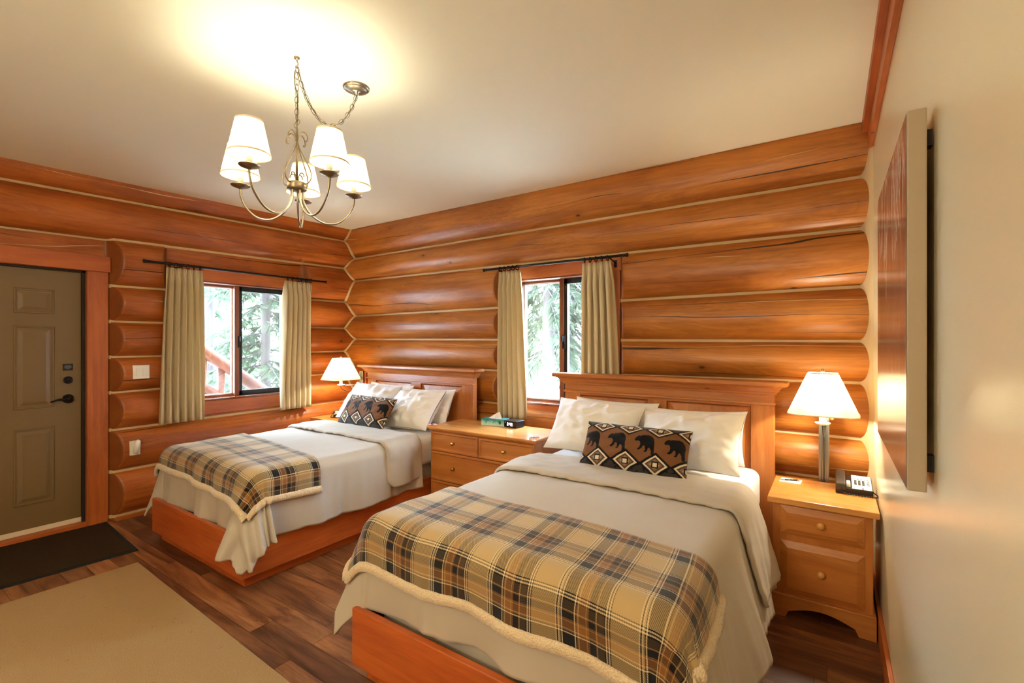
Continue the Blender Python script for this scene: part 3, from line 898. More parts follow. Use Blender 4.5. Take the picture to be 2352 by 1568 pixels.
def make_throw(D, FL, FR, BR, BL, label, seed):
    t = thing('throw_blanket', label, 'blanket', (0,0,0), 0, 'plaid throw blankets')
    def edge(p, q, a, c):
        return p+.008*nz(q*5+seed, 2.2), q+.012*nz(p*4+seed, 7.1)*(1 if c < .5 else .6)
    m, pq = sheet_quad(D, FL, FR, BR, BL, 130, 70, .020, 1.0, True, edge)
    o = m.build('plaid_face', M['plaid'], t)
    md = o.modifiers.new('thick', 'SOLIDIFY'); md.thickness = .010; md.offset = -1
    # fleece hem: the sherpa lining turned out along the front and side edges
    def strip(path):
        mm = MB(); n = len(path)
        vs = []; fs = []; K = 8
        for i, (a, c, ia, ic) in enumerate(path):
            for k in range(K):
                an = 2*PI*k/K
                wv = .5+.5*math.cos(an)          # 0..1 across the strip width
                p, q = pq(a, c)
                p += ia*(wv-.25)*.046; q += ic*(wv-.25)*.046
                vs.append(tuple(D.at(p, q, .022+.013*math.sin(an)+.004*nz(i*.55, k*1.3, seed), 1.0)))
        for i in range(n-1):
            for k in range(K):
                fs.append((i*K+k, i*K+(k+1) % K, (i+1)*K+(k+1) % K, (i+1)*K+k))
        fs.append(tuple(range(K))); fs.append(tuple((n-1)*K+k for k in range(K)))
        mm.add(vs, fs, True); return mm
    N = 150
    strip([(i/N, 0, 0, 1) for i in range(N+1)]).build('fleece_hem', M['sherpa'], t)
    strip([(1, i/90, 1, 0) for i in range(91)]).build('fleece_hem', M['sherpa'], t)
    strip([(0, i/90, -1, 0) for i in range(91)]).build('fleece_hem', M['sherpa'], t)
    return t
make_throw(D1, (-.84, .07), (.80, .15), (.84, -.43), (-.84, -.62), 'plaid throw with fleece hem across the bed in the corner', 2.0)
make_throw(D2, (-.86, .14), (.84, .17), (.80, -.45), (-.90, -.58), 'plaid throw with fleece hem across the bed beside the nightstand', 8.0)

# ------------------------------------------------------------------ pillows
def pillow_mesh(w, h, t, seed, nu=48, nv=36, pinch=.07, wrk=.016):
    m = MB()
    def fn(side):
        def f(a, c):
            u, v = 2*a-1, 2*c-1
            x = u*w/2*(1-pinch*(1-v*v)*abs(u)**3); y = v*h/2*(1-pinch*1.2*(1-u*u)*abs(v)**3)
            th = t/2*max(0, (1-abs(u)**2.6))**.62*max(0, (1-abs(v)**2.6))**.62
            z = th*(1+.16*nz(u*1.7+seed, v*1.7, side))+wrk*th/t*4*nz(u*5+seed, v*4.2, side*5)
            # gathers that run in from the corners
            z += wrk*.8*th/t*math.sin(9*math.atan2(abs(v)-.98, abs(u)-.98)+seed)*math.exp(-3*math.hypot(abs(u)-1, abs(v)-1))
            return (x, y, side*(z+.003))
        return f
    m.grid(fn(1), nu, nv); m.grid(fn(-1), nu, nv, flip=True)
    return m
def put_pillow(x, y, z, w, h, t, lean, rz, seed, label, roll=0.0, name='pillow', cat='pillow', group='white pillows'):
    """(x, y, z) = middle of the bottom edge; lean = degrees from horizontal"""
    m = pillow_mesh(w, h, t, seed)
    o = m.build(name, M['pillow'])
    tag(o, label, cat, group)
    o.rotation_euler = (R(lean), R(roll), R(rz))
    mt = o.rotation_euler.to_matrix()
    o.location = Vector((x, y, z))+mt @ Vector((0, h/2, 0))
    return o
ZP = .70
PK = [  # cx of bed, labels
    (-3.595, ('white pillow standing behind the bear cushion, on the lamp side of the corner bed', 'white pillow beside the bear cushion, slumped toward the dresser on the corner bed', 'white pillow against the corner bed headboard, mostly hidden behind the lamp side pillow', 'white pillow against the corner bed headboard at the dresser end')),
    (-1.08, ('white pillow behind the bear cushion, on the dresser side of the nightstand bed', 'white pillow behind the bear cushion, on the nightstand side of its bed', 'white pillow leaning on the headboard, peeking out above the dresser side pillow', 'white pillow leaning on the headboard, peeking out at the nightstand end')),
]
for i, (cx, lb) in enumerate(PK):
    s = i*20
    put_pillow(cx-.365, 3.05, ZP, .68, .44, .21, 52, 2, 1.1+s, lb[0], 2)
    put_pillow(cx+.305, 3.02, ZP-.005, .66, .43, .22, 50, -3, 2.7+s, lb[1], -3)
    put_pillow(cx-.30, 3.29, ZP, .66, .385, .15, 66, 1, 4.9+s, lb[2], 1)
    put_pillow(cx+.295, 3.28, ZP, .66, .365, .16, 64, -2, 6.3+s, lb[3], -2)

BEAR = [(0,.70),(.05,.80),(.12,.88),(.2,.93),(.27,.90),(.36,.96),(.5,.97),(.65,1.0),(.8,.95),(.92,.82),(.97,.62),(.96,.4),(1.0,.05),(.97,0),(.87,0),(.84,.08),(.83,.22),(.74,.36),(.68,.30),(.63,.12),(.52,.10),(.5,.14),(.56,.2),(.55,.38),(.46,.42),(.40,.28),(.30,.18),(.2,.17),(.19,.22),(.28,.32),(.31,.48),(.27,.6),(.2,.64),(.1,.62),(.02,.62)]
def inpoly(x, y, P):
    r = False; j = len(P)-1
    for i in range(len(P)):
        if (P[i][1] > y) != (P[j][1] > y) and x < (P[j][0]-P[i][0])*(y-P[i][1])/(P[j][1]-P[i][1])+P[i][0]: r = not r
        j = i
    return r
CP = {k: lin(v) for k, v in dict(brown=(124,82,50), grey=(78,70,68), char=(60,54,54), black=(22,22,25), cream=(226,208,178), mid=(134,104,78), dark=(88,68,56), tan=(172,142,110)).items()}
def motif(u, v):
    sp = .27
    for k in range(-1, 5):
        bx = .105+.262*k-.094
        if bx <= u <= bx+.188 and .36 < v < .76 and inpoly((u-bx)/.188, (v-.37)/.375, BEAR): return CP['black']
    ku = (u-.20)/sp; du = (ku-round(ku))*sp
    for vc, hh in ((.885, .165), (.195, .215)):
        dv = v-vc
        mm = abs(du)/(sp/2)+abs(dv)/hh
        if mm < 1.18:
            tooth = .10*abs((((abs(du)-abs(dv)*.6)*58) % 1)*2-1)
            if max(abs(du)/.030, abs(dv)/.060) < 1:
                return CP['black'] if max(abs(du)/.030, abs(dv)/.060) > .62 else CP['cream']
            if mm < .34: return CP['tan']
            if mm < .50: return CP['mid']
            if mm < .66: return CP['dark']
            if mm < .80+tooth*.5: return CP['cream']
            if mm < 1.02+tooth: return CP['black']
    if v > .885:
        return CP['black'] if nz(u*30, v*22, 2) > .28 else CP['grey']
    if v < .195: return CP['char'] if nz(u*30, v*22, 9) < .3 else CP['black']
    return CP['brown']
bm_ = pillow_mesh(.66, .31, .15, 3.3, 330, 150, .03, .004)
cols = []
for sd in (0, 1):
    for j in range(151):
        for i in range(331):
            cols.append(motif(i/330, j/150))
cush = bm_.build('throw_cushion', M['bear'], None, cols)
tag(cush, 'woven cushion with black bears and diamonds on the bed beside the nightstand', 'cushion', 'bear cushions')
def place(o, x, y, z, h, lean, rz, roll=0):
    o.rotation_euler = (R(lean), R(roll), R(rz)); o.location = Vector((x, y, z))+o.rotation_euler.to_matrix() @ Vector((0, h/2, 0))
place(cush, -1.005, 2.715, .708, .31, 58, 1)
c2 = cush.copy(); COL.objects.link(c2)
c2['label'] = 'woven cushion with black bears and diamonds on the bed in the corner'
place(c2, -3.615, 2.80, .718, .31, 56, -1)

# ------------------------------------------------------------------ dresser
dr = thing('dresser', 'wide pine dresser of drawers with brass knobs between the two beds', 'dresser', (-2.355, 2.98, 0))
hw = .5225; dep = .44
m = MB(); m.box(-hw, hw, .012, dep, .0, .745, .003); m.build('carcass', W('pine', 'z'), dr)
m = MB()
LP = []
for z, o in ((.738,.004),(.744,.012),(.750,.014),(.753,.024),(.765,.027),(.770,.022)):
    LP.append([(-hw-o, -o, z), (hw+o, -o, z), (hw+o, dep+.01, z), (-hw-o, dep+.01, z)])
m.loops(LP); m.build('dresser_top', W('top', 'x'), dr)
DP = [(0,0),(.0,.014),(.004,.018),(.016,.018),(.022,.010),(.026,.010)]
for x0, x1, z0, z1, kn in ((-hw+.004, -.004, .567, .728, (-.26,)), (.004, hw-.004, .567, .728, (.26,)), (-hw+.004, hw-.004, .318, .560, (-.26, .26)), (-hw+.004, hw-.004, .075, .312, (-.26, .26))):
    m = MB(); m.panel((x0, .012, z0), (1,0,0), (0,0,1), (0,-1,0), x1-x0, z1-z0, DP)
    d = m.build('drawer', W('pine', 'x'), dr)
    for kx in kn:
        m = MB(); m.lathe([(.009,0),(.006,-.008),(.006,-.014),(.012,-.019),(.014,-.025),(.011,-.032),(0,-.034)], (kx, .002, (z0+z1)/2), 16, axis='y')
        m.build('knob', M['brass'], d)
m = MB(); m.box(-hw-.004, hw+.004, -.012, dep, 0, .07, .003); m.build('plinth', W('pine', 'x'), dr)

# ------------------------------------------------------------------ nightstands
def make_nightstand(x, y, label):
    t = thing('nightstand', label, 'nightstand', (x, y, 0), 0, 'pine nightstands')
    hw, dep = .222, .44
    m = MB(); m.box(-hw, hw, .012, dep, .11, .618, .003); m.build('carcass', W('pine', 'z'), t)
    m = MB(); m.box(-hw-.024, hw+.024, -.024, dep+.01, .616, .648, .004); m.build('nightstand_top', W('top', 'x'), t)
    for z0, z1 in ((.446,.602),(.128,.412)):
        m = MB(); m.panel((-hw+.035, .013, z0), (1,0,0), (0,0,1), (0,-1,0), 2*hw-.07, z1-z0, [(0,-.001),(.0,.005),(.006,.007),(.034,.019),(.036,.019)])
        d = m.build('drawer', W('pine', 'x'), t)
        m = MB(); m.lathe([(.010,0),(.009,-.010),(.014,-.016),(.019,-.022),(.018,-.030),(.010,-.035),(0,-.036)], (0, -.005, (z0+z1)/2+.008), 20, axis='y')
        m.build('knob', W('top', 'y'), d)
    # arched base
    m = MB(); P = [(-hw-.012, 0), (-hw+.06, 0), (-hw+.075, .035)]
    for k in range(1, 12):
        a = k/12; P.append((-hw+.075+(2*hw-.15)*a, .035+.038*math.sin(PI*a)))
    P += [(hw-.075, .035), (hw-.06, 0), (hw+.012, 0), (hw+.012, .112), (-hw-.012, .112)]
    m.prism([(px, -.010, pz) for px, pz in P], (0,1,0), .026)
    for k in (-1, 1): m.box(k*(hw+.012), k*(hw-.012), .01, dep, 0, .112)
    m.box(-hw-.012, hw+.012, -.012, dep, .108, .122, .004)
    m.build('arched_base', W('pine', 'x'), t)
    return t
ns = make_nightstand(-.053, 2.975, 'pine nightstand against the pale wall holding notepad and telephone')
ns2 = copy_tree(ns); ns2.location = (-4.612, 3.13, 0); ns2['label'] = 'pine nightstand in the log corner, only its top showing behind the bed'

# ------------------------------------------------------------------ swing-arm wall lamps
def shade_loop(w, z, ch):
    h = w/2; c = ch
    P = [(h, -h+c), (h, h-c), (h-c, h), (-h+c, h), (-h, h-c), (-h, -h+c), (-h+c, -h), (h-c, -h)]
    out = []
    for i in range(8):
        a, b_ = Vector(P[i]), Vector(P[(i+1) % 8]); n = 6 if i % 2 == 0 else 3
        for k in range(n):
            p = a+(b_-a)*k/n
            mid = 1+.035*math.sin(PI*k/n) if i % 2 == 0 else 1
            out.append((p.x*mid, p.y*mid, z))
    return out
def make_lamp(pole, head, label, zpole0):
    """pole = (x, y); head = (x, y) of the shade axis"""
    t = thing('wall_lamp', label, 'lamp', (pole[0], pole[1], 0), 0, 'swing-arm bedside lamps')
    hx, hy_ = head[0]-pole[0], head[1]-pole[1]
    m = MB()
    m.box(-.027, -.012, -.012, .012, zpole0, 1.16, .003); m.box(.012, .027, -.012, .012, zpole0, 1.16, .003); m.box(-.014, .014, -.004, .010, zpole0, 1.16)
    m.build('pole', M['steel'], t)
    m = MB(); m.box(.0, .05, .012, YB-pole[1]-.07, 1.02, 1.15, .004); m.build('mounting_block', W('rail', 'z'), t)
    m = MB()
    L = math.hypot(hx, hy_); ux, uy = hx/L, hy_/L
    m.tube([(0, -.006, 1.005), (hx, hy_, 1.005)], .007, 8); m.lathe([(.012,.985),(.012,1.02)], (0, -.006, 0), 12)
    m.build('swing_arm', M['nickel'], t)
    m = MB(); m.lathe([(.0,1.0),(.030,1.006),(.040,1.014),(.040,1.018),(.012,1.020)], (hx, hy_, 0), 24); m.build('drip_dish', M['white'], t)
    m = MB(); m.lathe([(.017,1.018),(.017,1.085),(.012,1.09),(0,1.09)], (hx, hy_, 0), 20); m.build('socket', M['white'], t)
    m = MB(); L0 = []
    for k in range(13):
        f = k/12; w = .345+(.150-.345)*f
        L0.append([(p[0]+hx, p[1]+hy_, p[2]) for p in shade_loop(w, 1.075+.237*f, .045-.024*f)])
    m.loops(L0, False, False)
    sh = m.build('lamp_shade', M['shade'], t)
    md = sh.modifiers.new('thick', 'SOLIDIFY'); md.thickness = .002
    for w, z, ch in ((.345, 1.075, .045), (.150, 1.312, .021)):
        m = MB(); m.tube([(p[0]+hx, p[1]+hy_, p[2]) for p in shade_loop(w, z, ch)], .0026, 6, True); m.build('shade_trim', M['shade_trim'], sh)
    m = MB()
    for k in range(4):
        a = PI/2*k+PI/4; m.tube([(hx, hy_, 1.312), (hx+.07*math.cos(a), hy_+.07*math.sin(a), 1.312)], .0018, 5)
    m.tube([(hx, hy_, 1.08), (hx+.03, hy_, 1.14), (hx+.03, hy_, 1.25), (hx, hy_, 1.312)], .0018, 5)
    m.build('shade_harp', M['nickel'], t)
    m = MB(); m.lathe([(.004,1.312),(.009,1.316),(.010,1.324),(.006,1.330),(.008,1.335),(0,1.339)], (hx, hy_, 0), 14); m.build('finial', M['nickel'], t)
    m = MB(); m.tube(cat_path([(hx, hy_-.012, 1.0), (hx*.6, hy_*.8-.02, .95), (-.0, -.02, .9), (0, -.016, .75), (0, -.016, zpole0+.02)], 6), .0035, 6); m.build('lamp_cord', M['dgrey'], t)
    ld = bpy.data.lights.new('lamp_bulb', 'POINT'); ld.energy = LAMP_W; ld.color = WARM; ld.shadow_soft_size = .03
    lo = bpy.data.objects.new('lamp_bulb', ld); COL.objects.link(lo); lo.parent = t; lo.location = (hx, hy_, 1.185)
    return t
LAMP_W = 9.5; CH_W = 3.4
WARM = (1.0, .92, .72)
make_lamp((-.045, 3.47), (-.05, 3.36), 'white-shaded swing-arm lamp standing behind the nightstand with the telephone', .30)
make_lamp((-4.46, 3.50), (-4.57, 3.30), 'white-shaded swing-arm lamp in the log corner by the window', .66)

# ------------------------------------------------------------------ chandelier
CX, CY = -2.06, 1.25
ch = thing('chandelier', 'five-arm pewter chandelier with white shades hanging from a swagged chain', 'chandelier', (CX, CY, 0))
H0 = ceilz(CY); H1 = ceilz(CY+.33)
m = MB(); m.lathe([(.0,H1+.002),(.066,H1+.002),(.067,H1-.006),(.060,H1-.012),(.056,H1-.012),(.050,H1-.017),(.030,H1-.024),(.012,H1-.027),(.010,H1-.040),(0,H1-.041)], (.0,.33,0), 36, caps=False); m.build('canopy', M['pewter'], ch)
m = MB(); m.lathe([(.0,H0+.001),(.013,H0+.001),(.013,H0-.006),(.006,H0-.010),(.004,H0-.014),(0,H0-.014)], (0,0,0), 16, caps=False)
m.tube(cat_path([(0,0,H0-.012),(.003,0,H0-.022),(.009,0,H0-.030),(.006,0,H0-.040),(-.004,0,H0-.044),(-.012,0,H0-.038)], 5), .003, 8)
m.build('ceiling_hook', M['pewter'], ch)
def link(mb, c, d, side, ln=.032, wd=.019, wr=.0018):
    d = Vector(d).normalized(); s = Vector(side); s = (s-d*s.dot(d)).normalized(); pts = []
    for k in range(18):
        a = 2*PI*k/18
        x = math.cos(a); y = math.sin(a)
        pts.append(Vector(c)+d*(math.copysign(abs(x)**.8, x)*ln/2)+s*(math.copysign(abs(y)**.9, y)*wd/2))
    mb.tube(pts, wr, 6, True)
m = MB()
zt = H0-.043; zb2 = 2.525; n = 9
for k in range(n):
    z = zt-(zt-zb2)*(k+.5)/n; link(m, (0, 0, z), (0,0,1), (1,.5,0) if k % 2 else (-.5,1,0), (zt-zb2)/n*1.22)
# swag to the canopy
A = Vector((0, 0, zt)); Bp = Vector((0, .33, H1-.042))
SW = []
for k in range(33):
    s_ = k/32; sag = .215*(4*s_*(1-s_))**.85*(1-.15*(s_-.5)); SW.append(A.lerp(Bp, s_)-Vector((0,0,sag)))
acc = 0; last = 0; k = 0
Ls = [0]
for p, q in zip(SW, SW[1:]): Ls.append(Ls[-1]+(q-p).length)
nl_ = int(Ls[-1]/.030)
for i in range(nl_):
    d = Ls[-1]*(i+.5)/nl_
    j = max(x for x in range(32) if Ls[x] <= d); f = (d-Ls[j])/(Ls[j+1]-Ls[j])
    link(m, SW[j].lerp(SW[j+1], f), SW[j+1]-SW[j], (1,0,0) if i % 2 else (0,0,1), .0365)
m.build('chain', M['pewter'], ch)
m = MB(); m.tube([p+Vector((.003*math.sin(i*.9), .002, .002*math.cos(i*.9))) for i, p in enumerate(SW)], .0022, 6)
m.tube(cat_path([tuple(A), (-.02, 0, H0-.07), (-.017, 0, H0-.12), (.002, 0, H0-.17), (.004, 0, 2.60), (0, 0, 2.5)], 6), .0022, 6); m.build('cord', M['dgrey'], ch)
m = MB(); m.lathe([(0,2.196),(.018,2.196),(.040,2.203),(.043,2.206),(.043,2.234),(.040,2.236),(.012,2.238),(.010,2.246),(0,2.246)], (0,0,0), 32); m.build('hub', M['pewter'], ch)
m = MB(); m.lathe([(.0055,2.24),(.0055,2.49),(.003,2.50)], (0,0,0), 12)
pts = [(.020*math.cos(2*PI*k/20), .020*math.sin(2*PI*k/20)*.3, 2.512+.020*math.sin(2*PI*k/20)) for k in range(20)]
m.tube(pts, .0024, 6, True); m.build('stem', M['pewter'], ch)
for k in range(4):
    a = PI/2*k+.35
    def rz(r, z): return (r*math.cos(a), r*math.sin(a), z)
    m = MB(); m.tube(cat_path([rz(.005,2.425), rz(.018,2.39), rz(.052,2.33), rz(.075,2.28), rz(.074,2.246), rz(.056,2.230), rz(.040,2.230)], 6), .0032, 6)
    m.tube(cat_path([rz(.005,2.425), rz(.010,2.452), rz(.028,2.470), rz(.048,2.462), rz(.058,2.440), rz(.052,2.424), rz(.043,2.428)], 6), .003, 6, flat=1.0)
    m.tube(cat_path([rz(.010,2.238), rz(.009,2.262), rz(.020,2.280), rz(.034,2.276), rz(.038,2.262)], 6), .003, 6)
    m.build('scroll_rod', M['pewter'], ch)
for k in range(5):
    a = R(142-72*k)
    ca, sa = math.cos(a), math.sin(a)
    def rz(r, z): return (r*ca, r*sa, z)
    m = MB(); m.tube(cat_path([rz(.026,2.204), rz(.030,2.150), rz(.062,2.098), rz(.122,2.066), rz(.185,2.076), rz(.236,2.122), rz(.260,2.175), rz(.263,2.216)], 6), .0048, 8)
    arm = m.build('arm', M['pewter'], ch)
    c = rz(.263, 0)
    m = MB(); m.lathe([(.006,2.208),(.014,2.212),(.036,2.220),(.041,2.225),(.041,2.227),(.034,2.226),(.018,2.222),(.016,2.226),(.019,2.229),(.019,2.233),(.012,2.234)], c, 24); m.build('drip_pan', M['pewter'], arm)
    m = MB(); m.lathe([(.0125,2.23),(.0125,2.305),(.008,2.308),(0,2.308)], c, 16); m.build('candle_sleeve', M['ivory'], arm)
    m = MB(); m.lathe([(.081,2.268),(.081,2.270),(.0525,2.408),(.0525,2.410)], c, 36, caps=False); sh = m.build('shade', M['shade'], arm)
    md = sh.modifiers.new('thick', 'SOLIDIFY'); md.thickness = .0015
    for r_, z_ in ((.0812, 2.271), (.0530, 2.408)):
        m = MB(); m.lathe([(r_+.0008, z_-.004), (r_+.0012, z_), (r_-.0008, z_+.004)], c, 36, caps=False); m.build('shade_trim', M['shade_trim'], arm)
    ld = bpy.data.lights.new('candle_bulb', 'POINT'); ld.energy = CH_W; ld.color = WARM; ld.shadow_soft_size = .034
    lo = bpy.data.objects.new('candle_bulb', ld); COL.objects.link(lo); lo.parent = ch; lo.location = (c[0], c[1], 2.326)

# ------------------------------------------------------------------ things on the dresser and nightstands
tb = thing('tissue_box', 'teal and white flat tissue box with one tissue pulled up on the dresser', 'tissue box', (-2.445, 3.335, .770), R(10))
m = MB(); m.box(-.112, .112, -.055, .055, 0, .058, .002); m.build('carton', M['tissue'], tb)
m = MB(); m.lathe([(.045,.0578),(.045,.0588),(0,.0588)], (0,0,0), 24, sx=1.3, sy=.6); m.build('opening', M['paper'], tb)
m = MB()
def tis(a, c):
    x = (a-.5)*.13*(1-.62*c)+.012*c; y = (.012*math.sin(a*9)+.02*(c-.4))*(1-.5*c); z = .056+.050*c*(.7+.5*a)
    return (x, y, z)
m.grid(tis, 16, 10); o = m.build('tissue', M['paper'], tb); md = o.modifiers.new('thick', 'SOLIDIFY'); md.thickness = .001
m = MB(); m.prism([(.070+.011*x, -.0556, .030+.016*y) for x, y in ((-1,1),(1,1),(1,-.2),(.6,-.75),(0,-1),(-.6,-.75),(-1,-.2))], (0,-1,0), .0004); m.build('shield_mark', plain('shield_green', (28,84,74), .4), tb)

ck = thing('alarm_clock', 'black box alarm clock with white digits on the dresser', 'clock', (-2.252, 3.345, .770), R(-4))
m = MB(); m.box(-.066, .066, -.06, .06, .002, .058, .006); bd = m.build('clock_body', M['black'], ck)
m = MB(); m.box(-.062, .062, -.0615, -.058, .006, .054, .002); m.build('display_window', plain('smoked_glass', (8,8,10), .08), ck)
SEG = {'2': 'abged', '4': 'fgbc', '9': 'abcdfg'}
m = MB()
def seg(x, s_, w=.013, h=.026):
    y0, z0 = -.0620, .017; t = .0032
    S = dict(a=(0,w,h-t,h), b=(w-t,w,h/2,h), c=(w-t,w,0,h/2), d=(0,w,0,t), e=(0,t,0,h/2), f=(0,t,h/2,h), g=(0,w,h/2-t/2,h/2+t/2))
    for k in s_:
        p = S[k]
        m.box(x+p[0], x+p[1], y0, y0+.0008, z0+p[2], z0+p[3])
seg(-.030, SEG['2']); seg(-.004, SEG['4']); seg(.014, SEG['9'])
for z in (.025, .036): m.box(-.0115, -.0085, -.0620, -.0612, z-.0015, z+.0015)
m.box(-.052, -.049, -.0620, -.0612, .043, .045)
m.build('digits', M['digit'], ck)

def make_candy(x, y, rz, label, group):
    m = MB()
    m.tube([(-.020,0,.006),(-.012,0,.006),(-.010,0,.007),(-.006,0,.008),(.006,0,.008),(.010,0,.007),(.012,0,.006),(.020,0,.006)], [.008,.002,.005,.008,.008,.005,.002,.008], 10)
    o = m.build('wrapped_candy', M['candy']); o.location = (x, y, .771); o.rotation_euler = (0,0,rz)
    return tag(o, label, 'candy', group)
make_candy(-2.893, 2.985, .3, 'pink wrapped candy at the dresser corner by the pillows, at the very edge', 'wrapped candies')
make_candy(-2.862, 3.015, -.2, 'pink wrapped candy just in from the dresser corner by the pillows', 'wrapped candies')
make_candy(-1.868, 3.01, 1.2, 'pink wrapped candy at the dresser corner by the nightstand bed, close to the front edge', 'wrapped candies')
make_candy(-1.850, 3.045, .5, 'pink wrapped candy at the dresser corner by the nightstand bed, behind its twin', 'wrapped candies')

nb = thing('notepad', 'white notepad on the nightstand beside the bed', 'notepad', (-.212, 3.325, .648), R(-4))
m = MB(); m.box(-.055, .055, -.045, .045, 0, .006, .0008); m.build('pages', M['paper'], nb)
m = MB(); m.box(-.055, .055, .037, .0455, .0055, .0068); m.build('glue_strip', plain('pad_glue', (214,212,208), .6), nb)
pn = thing('pen', 'black and silver ballpoint pen lying on the white notepad', 'pen', (-.212, 3.325, .6585), R(20))
m = MB(); m.tube([(-.030,0,0),(-.010,0,0)], .0038, 10); m.tube([(-.006,0,0),(.034,0,0)], .0040, 10); m.build('barrel', M['black'], pn)
m = MB(); m.tube([(-.062,0,0),(-.058,0,0),(-.040,0,0),(-.030,0,0)], [.0006,.0018,.0036,.0038], 10); m.tube([(-.010,0,0),(-.006,0,0)], .0042, 10); m.tube([(.034,0,0),(.046,0,0),(.048,0,0)], [.004,.004,.002], 10)
m.box(.012, .046, -.0012, .0012, .0042, .0056); m.build('silver_fittings', M['nickel'], pn)

def make_phone(loc, rz, label):
    t = thing('telephone', label, 'telephone', loc, rz, 'black desk telephones')
    def slab(m, x0, x1, y0, y1, zf, zb_, base=.0):
        m.loops([[(x0,y0,base),(x1,y0,base),(x1,y1,base),(x0,y1,base)],[(x0,y0,zf-.003),(x1,y0,zf-.003),(x1,y1,zb_-.003),(x0,y1,zb_-.003)],[(x0+.003,y0+.003,zf),(x1-.003,y0+.003,zf),(x1-.003,y1-.003,zb_),(x0+.003,y1-.003,zb_)]])
    m = MB(); slab(m, -.085, .085, -.095, .095, .034, .066, .002); m.build('phone_base', M['black'], t)
    m = MB(); slab(m, -.010, .082, -.090, .090, .0365, .0680, .030)
    fp = m.build('faceplate', M['faceplate'], t)
    zf = lambda y: .0368+(y+.09)/.18*.0315
    for r_ in range(4):
        for c_ in range(3):
            x = .008+c_*.018; y = -.034+r_*.016
            m = MB(); m.box(x-.006, x+.006, y-.0052, y+.0052, zf(y)-.002, zf(y)+.0025, .001); m.build('key', M['keyc'], t)
    for r_ in range(4):
        x = .066; y = -.034+r_*.016
        m = MB(); m.box(x-.007, x+.007, y-.002, y+.002, zf(y)-.002, zf(y)+.002, .0006); m.build('side_key', M['keyc'], t)
    for c_ in range(5):
        x = .006+c_*.015; y = .034
        m = MB(); m.box(x-.005, x+.005, y-.002, y+.002, zf(y)-.002, zf(y)+.002, .0006); m.build('memory_key', M['keyc'], t)
    m = MB(); m.prism([(.036,-.088,zf(-.088)+.0002),(.044,-.088,zf(-.088)+.0002),(.040,-.072,zf(-.072)+.0002)], (0,0,1), .002); m.build('message_light', M['red'], t)
    # handset across the cradle side
    m = MB()
    m.loops([[(-.083,-.098,.022),(-.040,-.098,.022),(-.040,.098,.052),(-.083,.098,.052)],[(-.084,-.099,.050),(-.039,-.099,.050),(-.039,.099,.080),(-.084,.099,.080)],[(-.080,-.095,.056),(-.043,-.095,.056),(-.043,.095,.086),(-.080,.095,.086)]])
    m.build('handset', M['dgrey'], t)
    m = MB(); m.box(-.034, -.016, -.075, .0, .036, .056, .003); m.build('cradle_label', M['faceplate'], t)
    m = MB(); P = []
    base = cat_path([(-.06,-.100,.030),(-.045,-.112,.010),(0,-.118,.007),(.06,-.120,.007),(.098,-.112,.008),(.104,-.080,.010),(.088,-.03,.012)], 10)
    for i in range(len(base)-1):
        for k in range(5):
            f = k/5; p = base[i].lerp(base[i+1], f); a = (i*5+k)*1.9
            P.append(p+Vector((.0, .0028*math.cos(a), .0028*math.sin(a))))
    m.tube(P, .0016, 5); m.build('coiled_cord', M['black'], t)
    return t
ph = make_phone((.098, 3.325, .648), 0, 'black desk telephone with white keypad on the nightstand beside the notepad')
ph2 = copy_tree(ph); ph2.location = (-4.63, 3.36, .648); ph2.rotation_euler = (0,0,R(-35)); ph2['label'] = 'black telephone edge peeking out behind the pillows in the log corner'

# ------------------------------------------------------------------ canvas on the drywall
cv = thing('canvas_picture', 'tall brown-toned glossy canvas picture hung on the pale wall', 'picture', (.150, 1.50, 1.60))
m = MB(); m.box(0, .038, 0, .90, -.465, .465, .004); m.build('wrapped_canvas', M['taupe'], cv)
m = MB(); m.grid(lambda a, c: (-.0008, .004+.892*a, -.461+.922*c), 2, 2, smooth_=False); m.build('print', M['art'], cv, recalc=False)
m = MB(); m.box(.036, .052, .03, .06, .38, .42); m.box(.036, .052, .84, .87, .38, .42); m.box(.036, .055, .03, .06, -.42, -.38); m.build('wall_spacer', M['jamb'], cv)

# ------------------------------------------------------------------ rug and door mat
m = MB(); m.box(0, 3.0, -2.0, 0, 0, .012, .004); o = m.build('area_rug', M['rug']); o.location = (-3.88, 1.212, .0); o.rotation_euler = (0,0,R(-1.6))
tag(o, 'large plain beige rug on the plank floor', 'rug')
dm = thing('door_mat', 'dark brown door mat with rubber edge in front of the entry door', 'mat', (-4.12, 1.29, 0), R(-3.5))
m = MB(); m.box(-.86, 0, -1.6, 0, .0, .006, .002); m.build('rubber_border', M['rubber'], dm)
m = MB(); m.box(-.835, -.028, -1.57, -.028, .004, .011, .003); m.build('carpet_pile', M['mat'], dm)

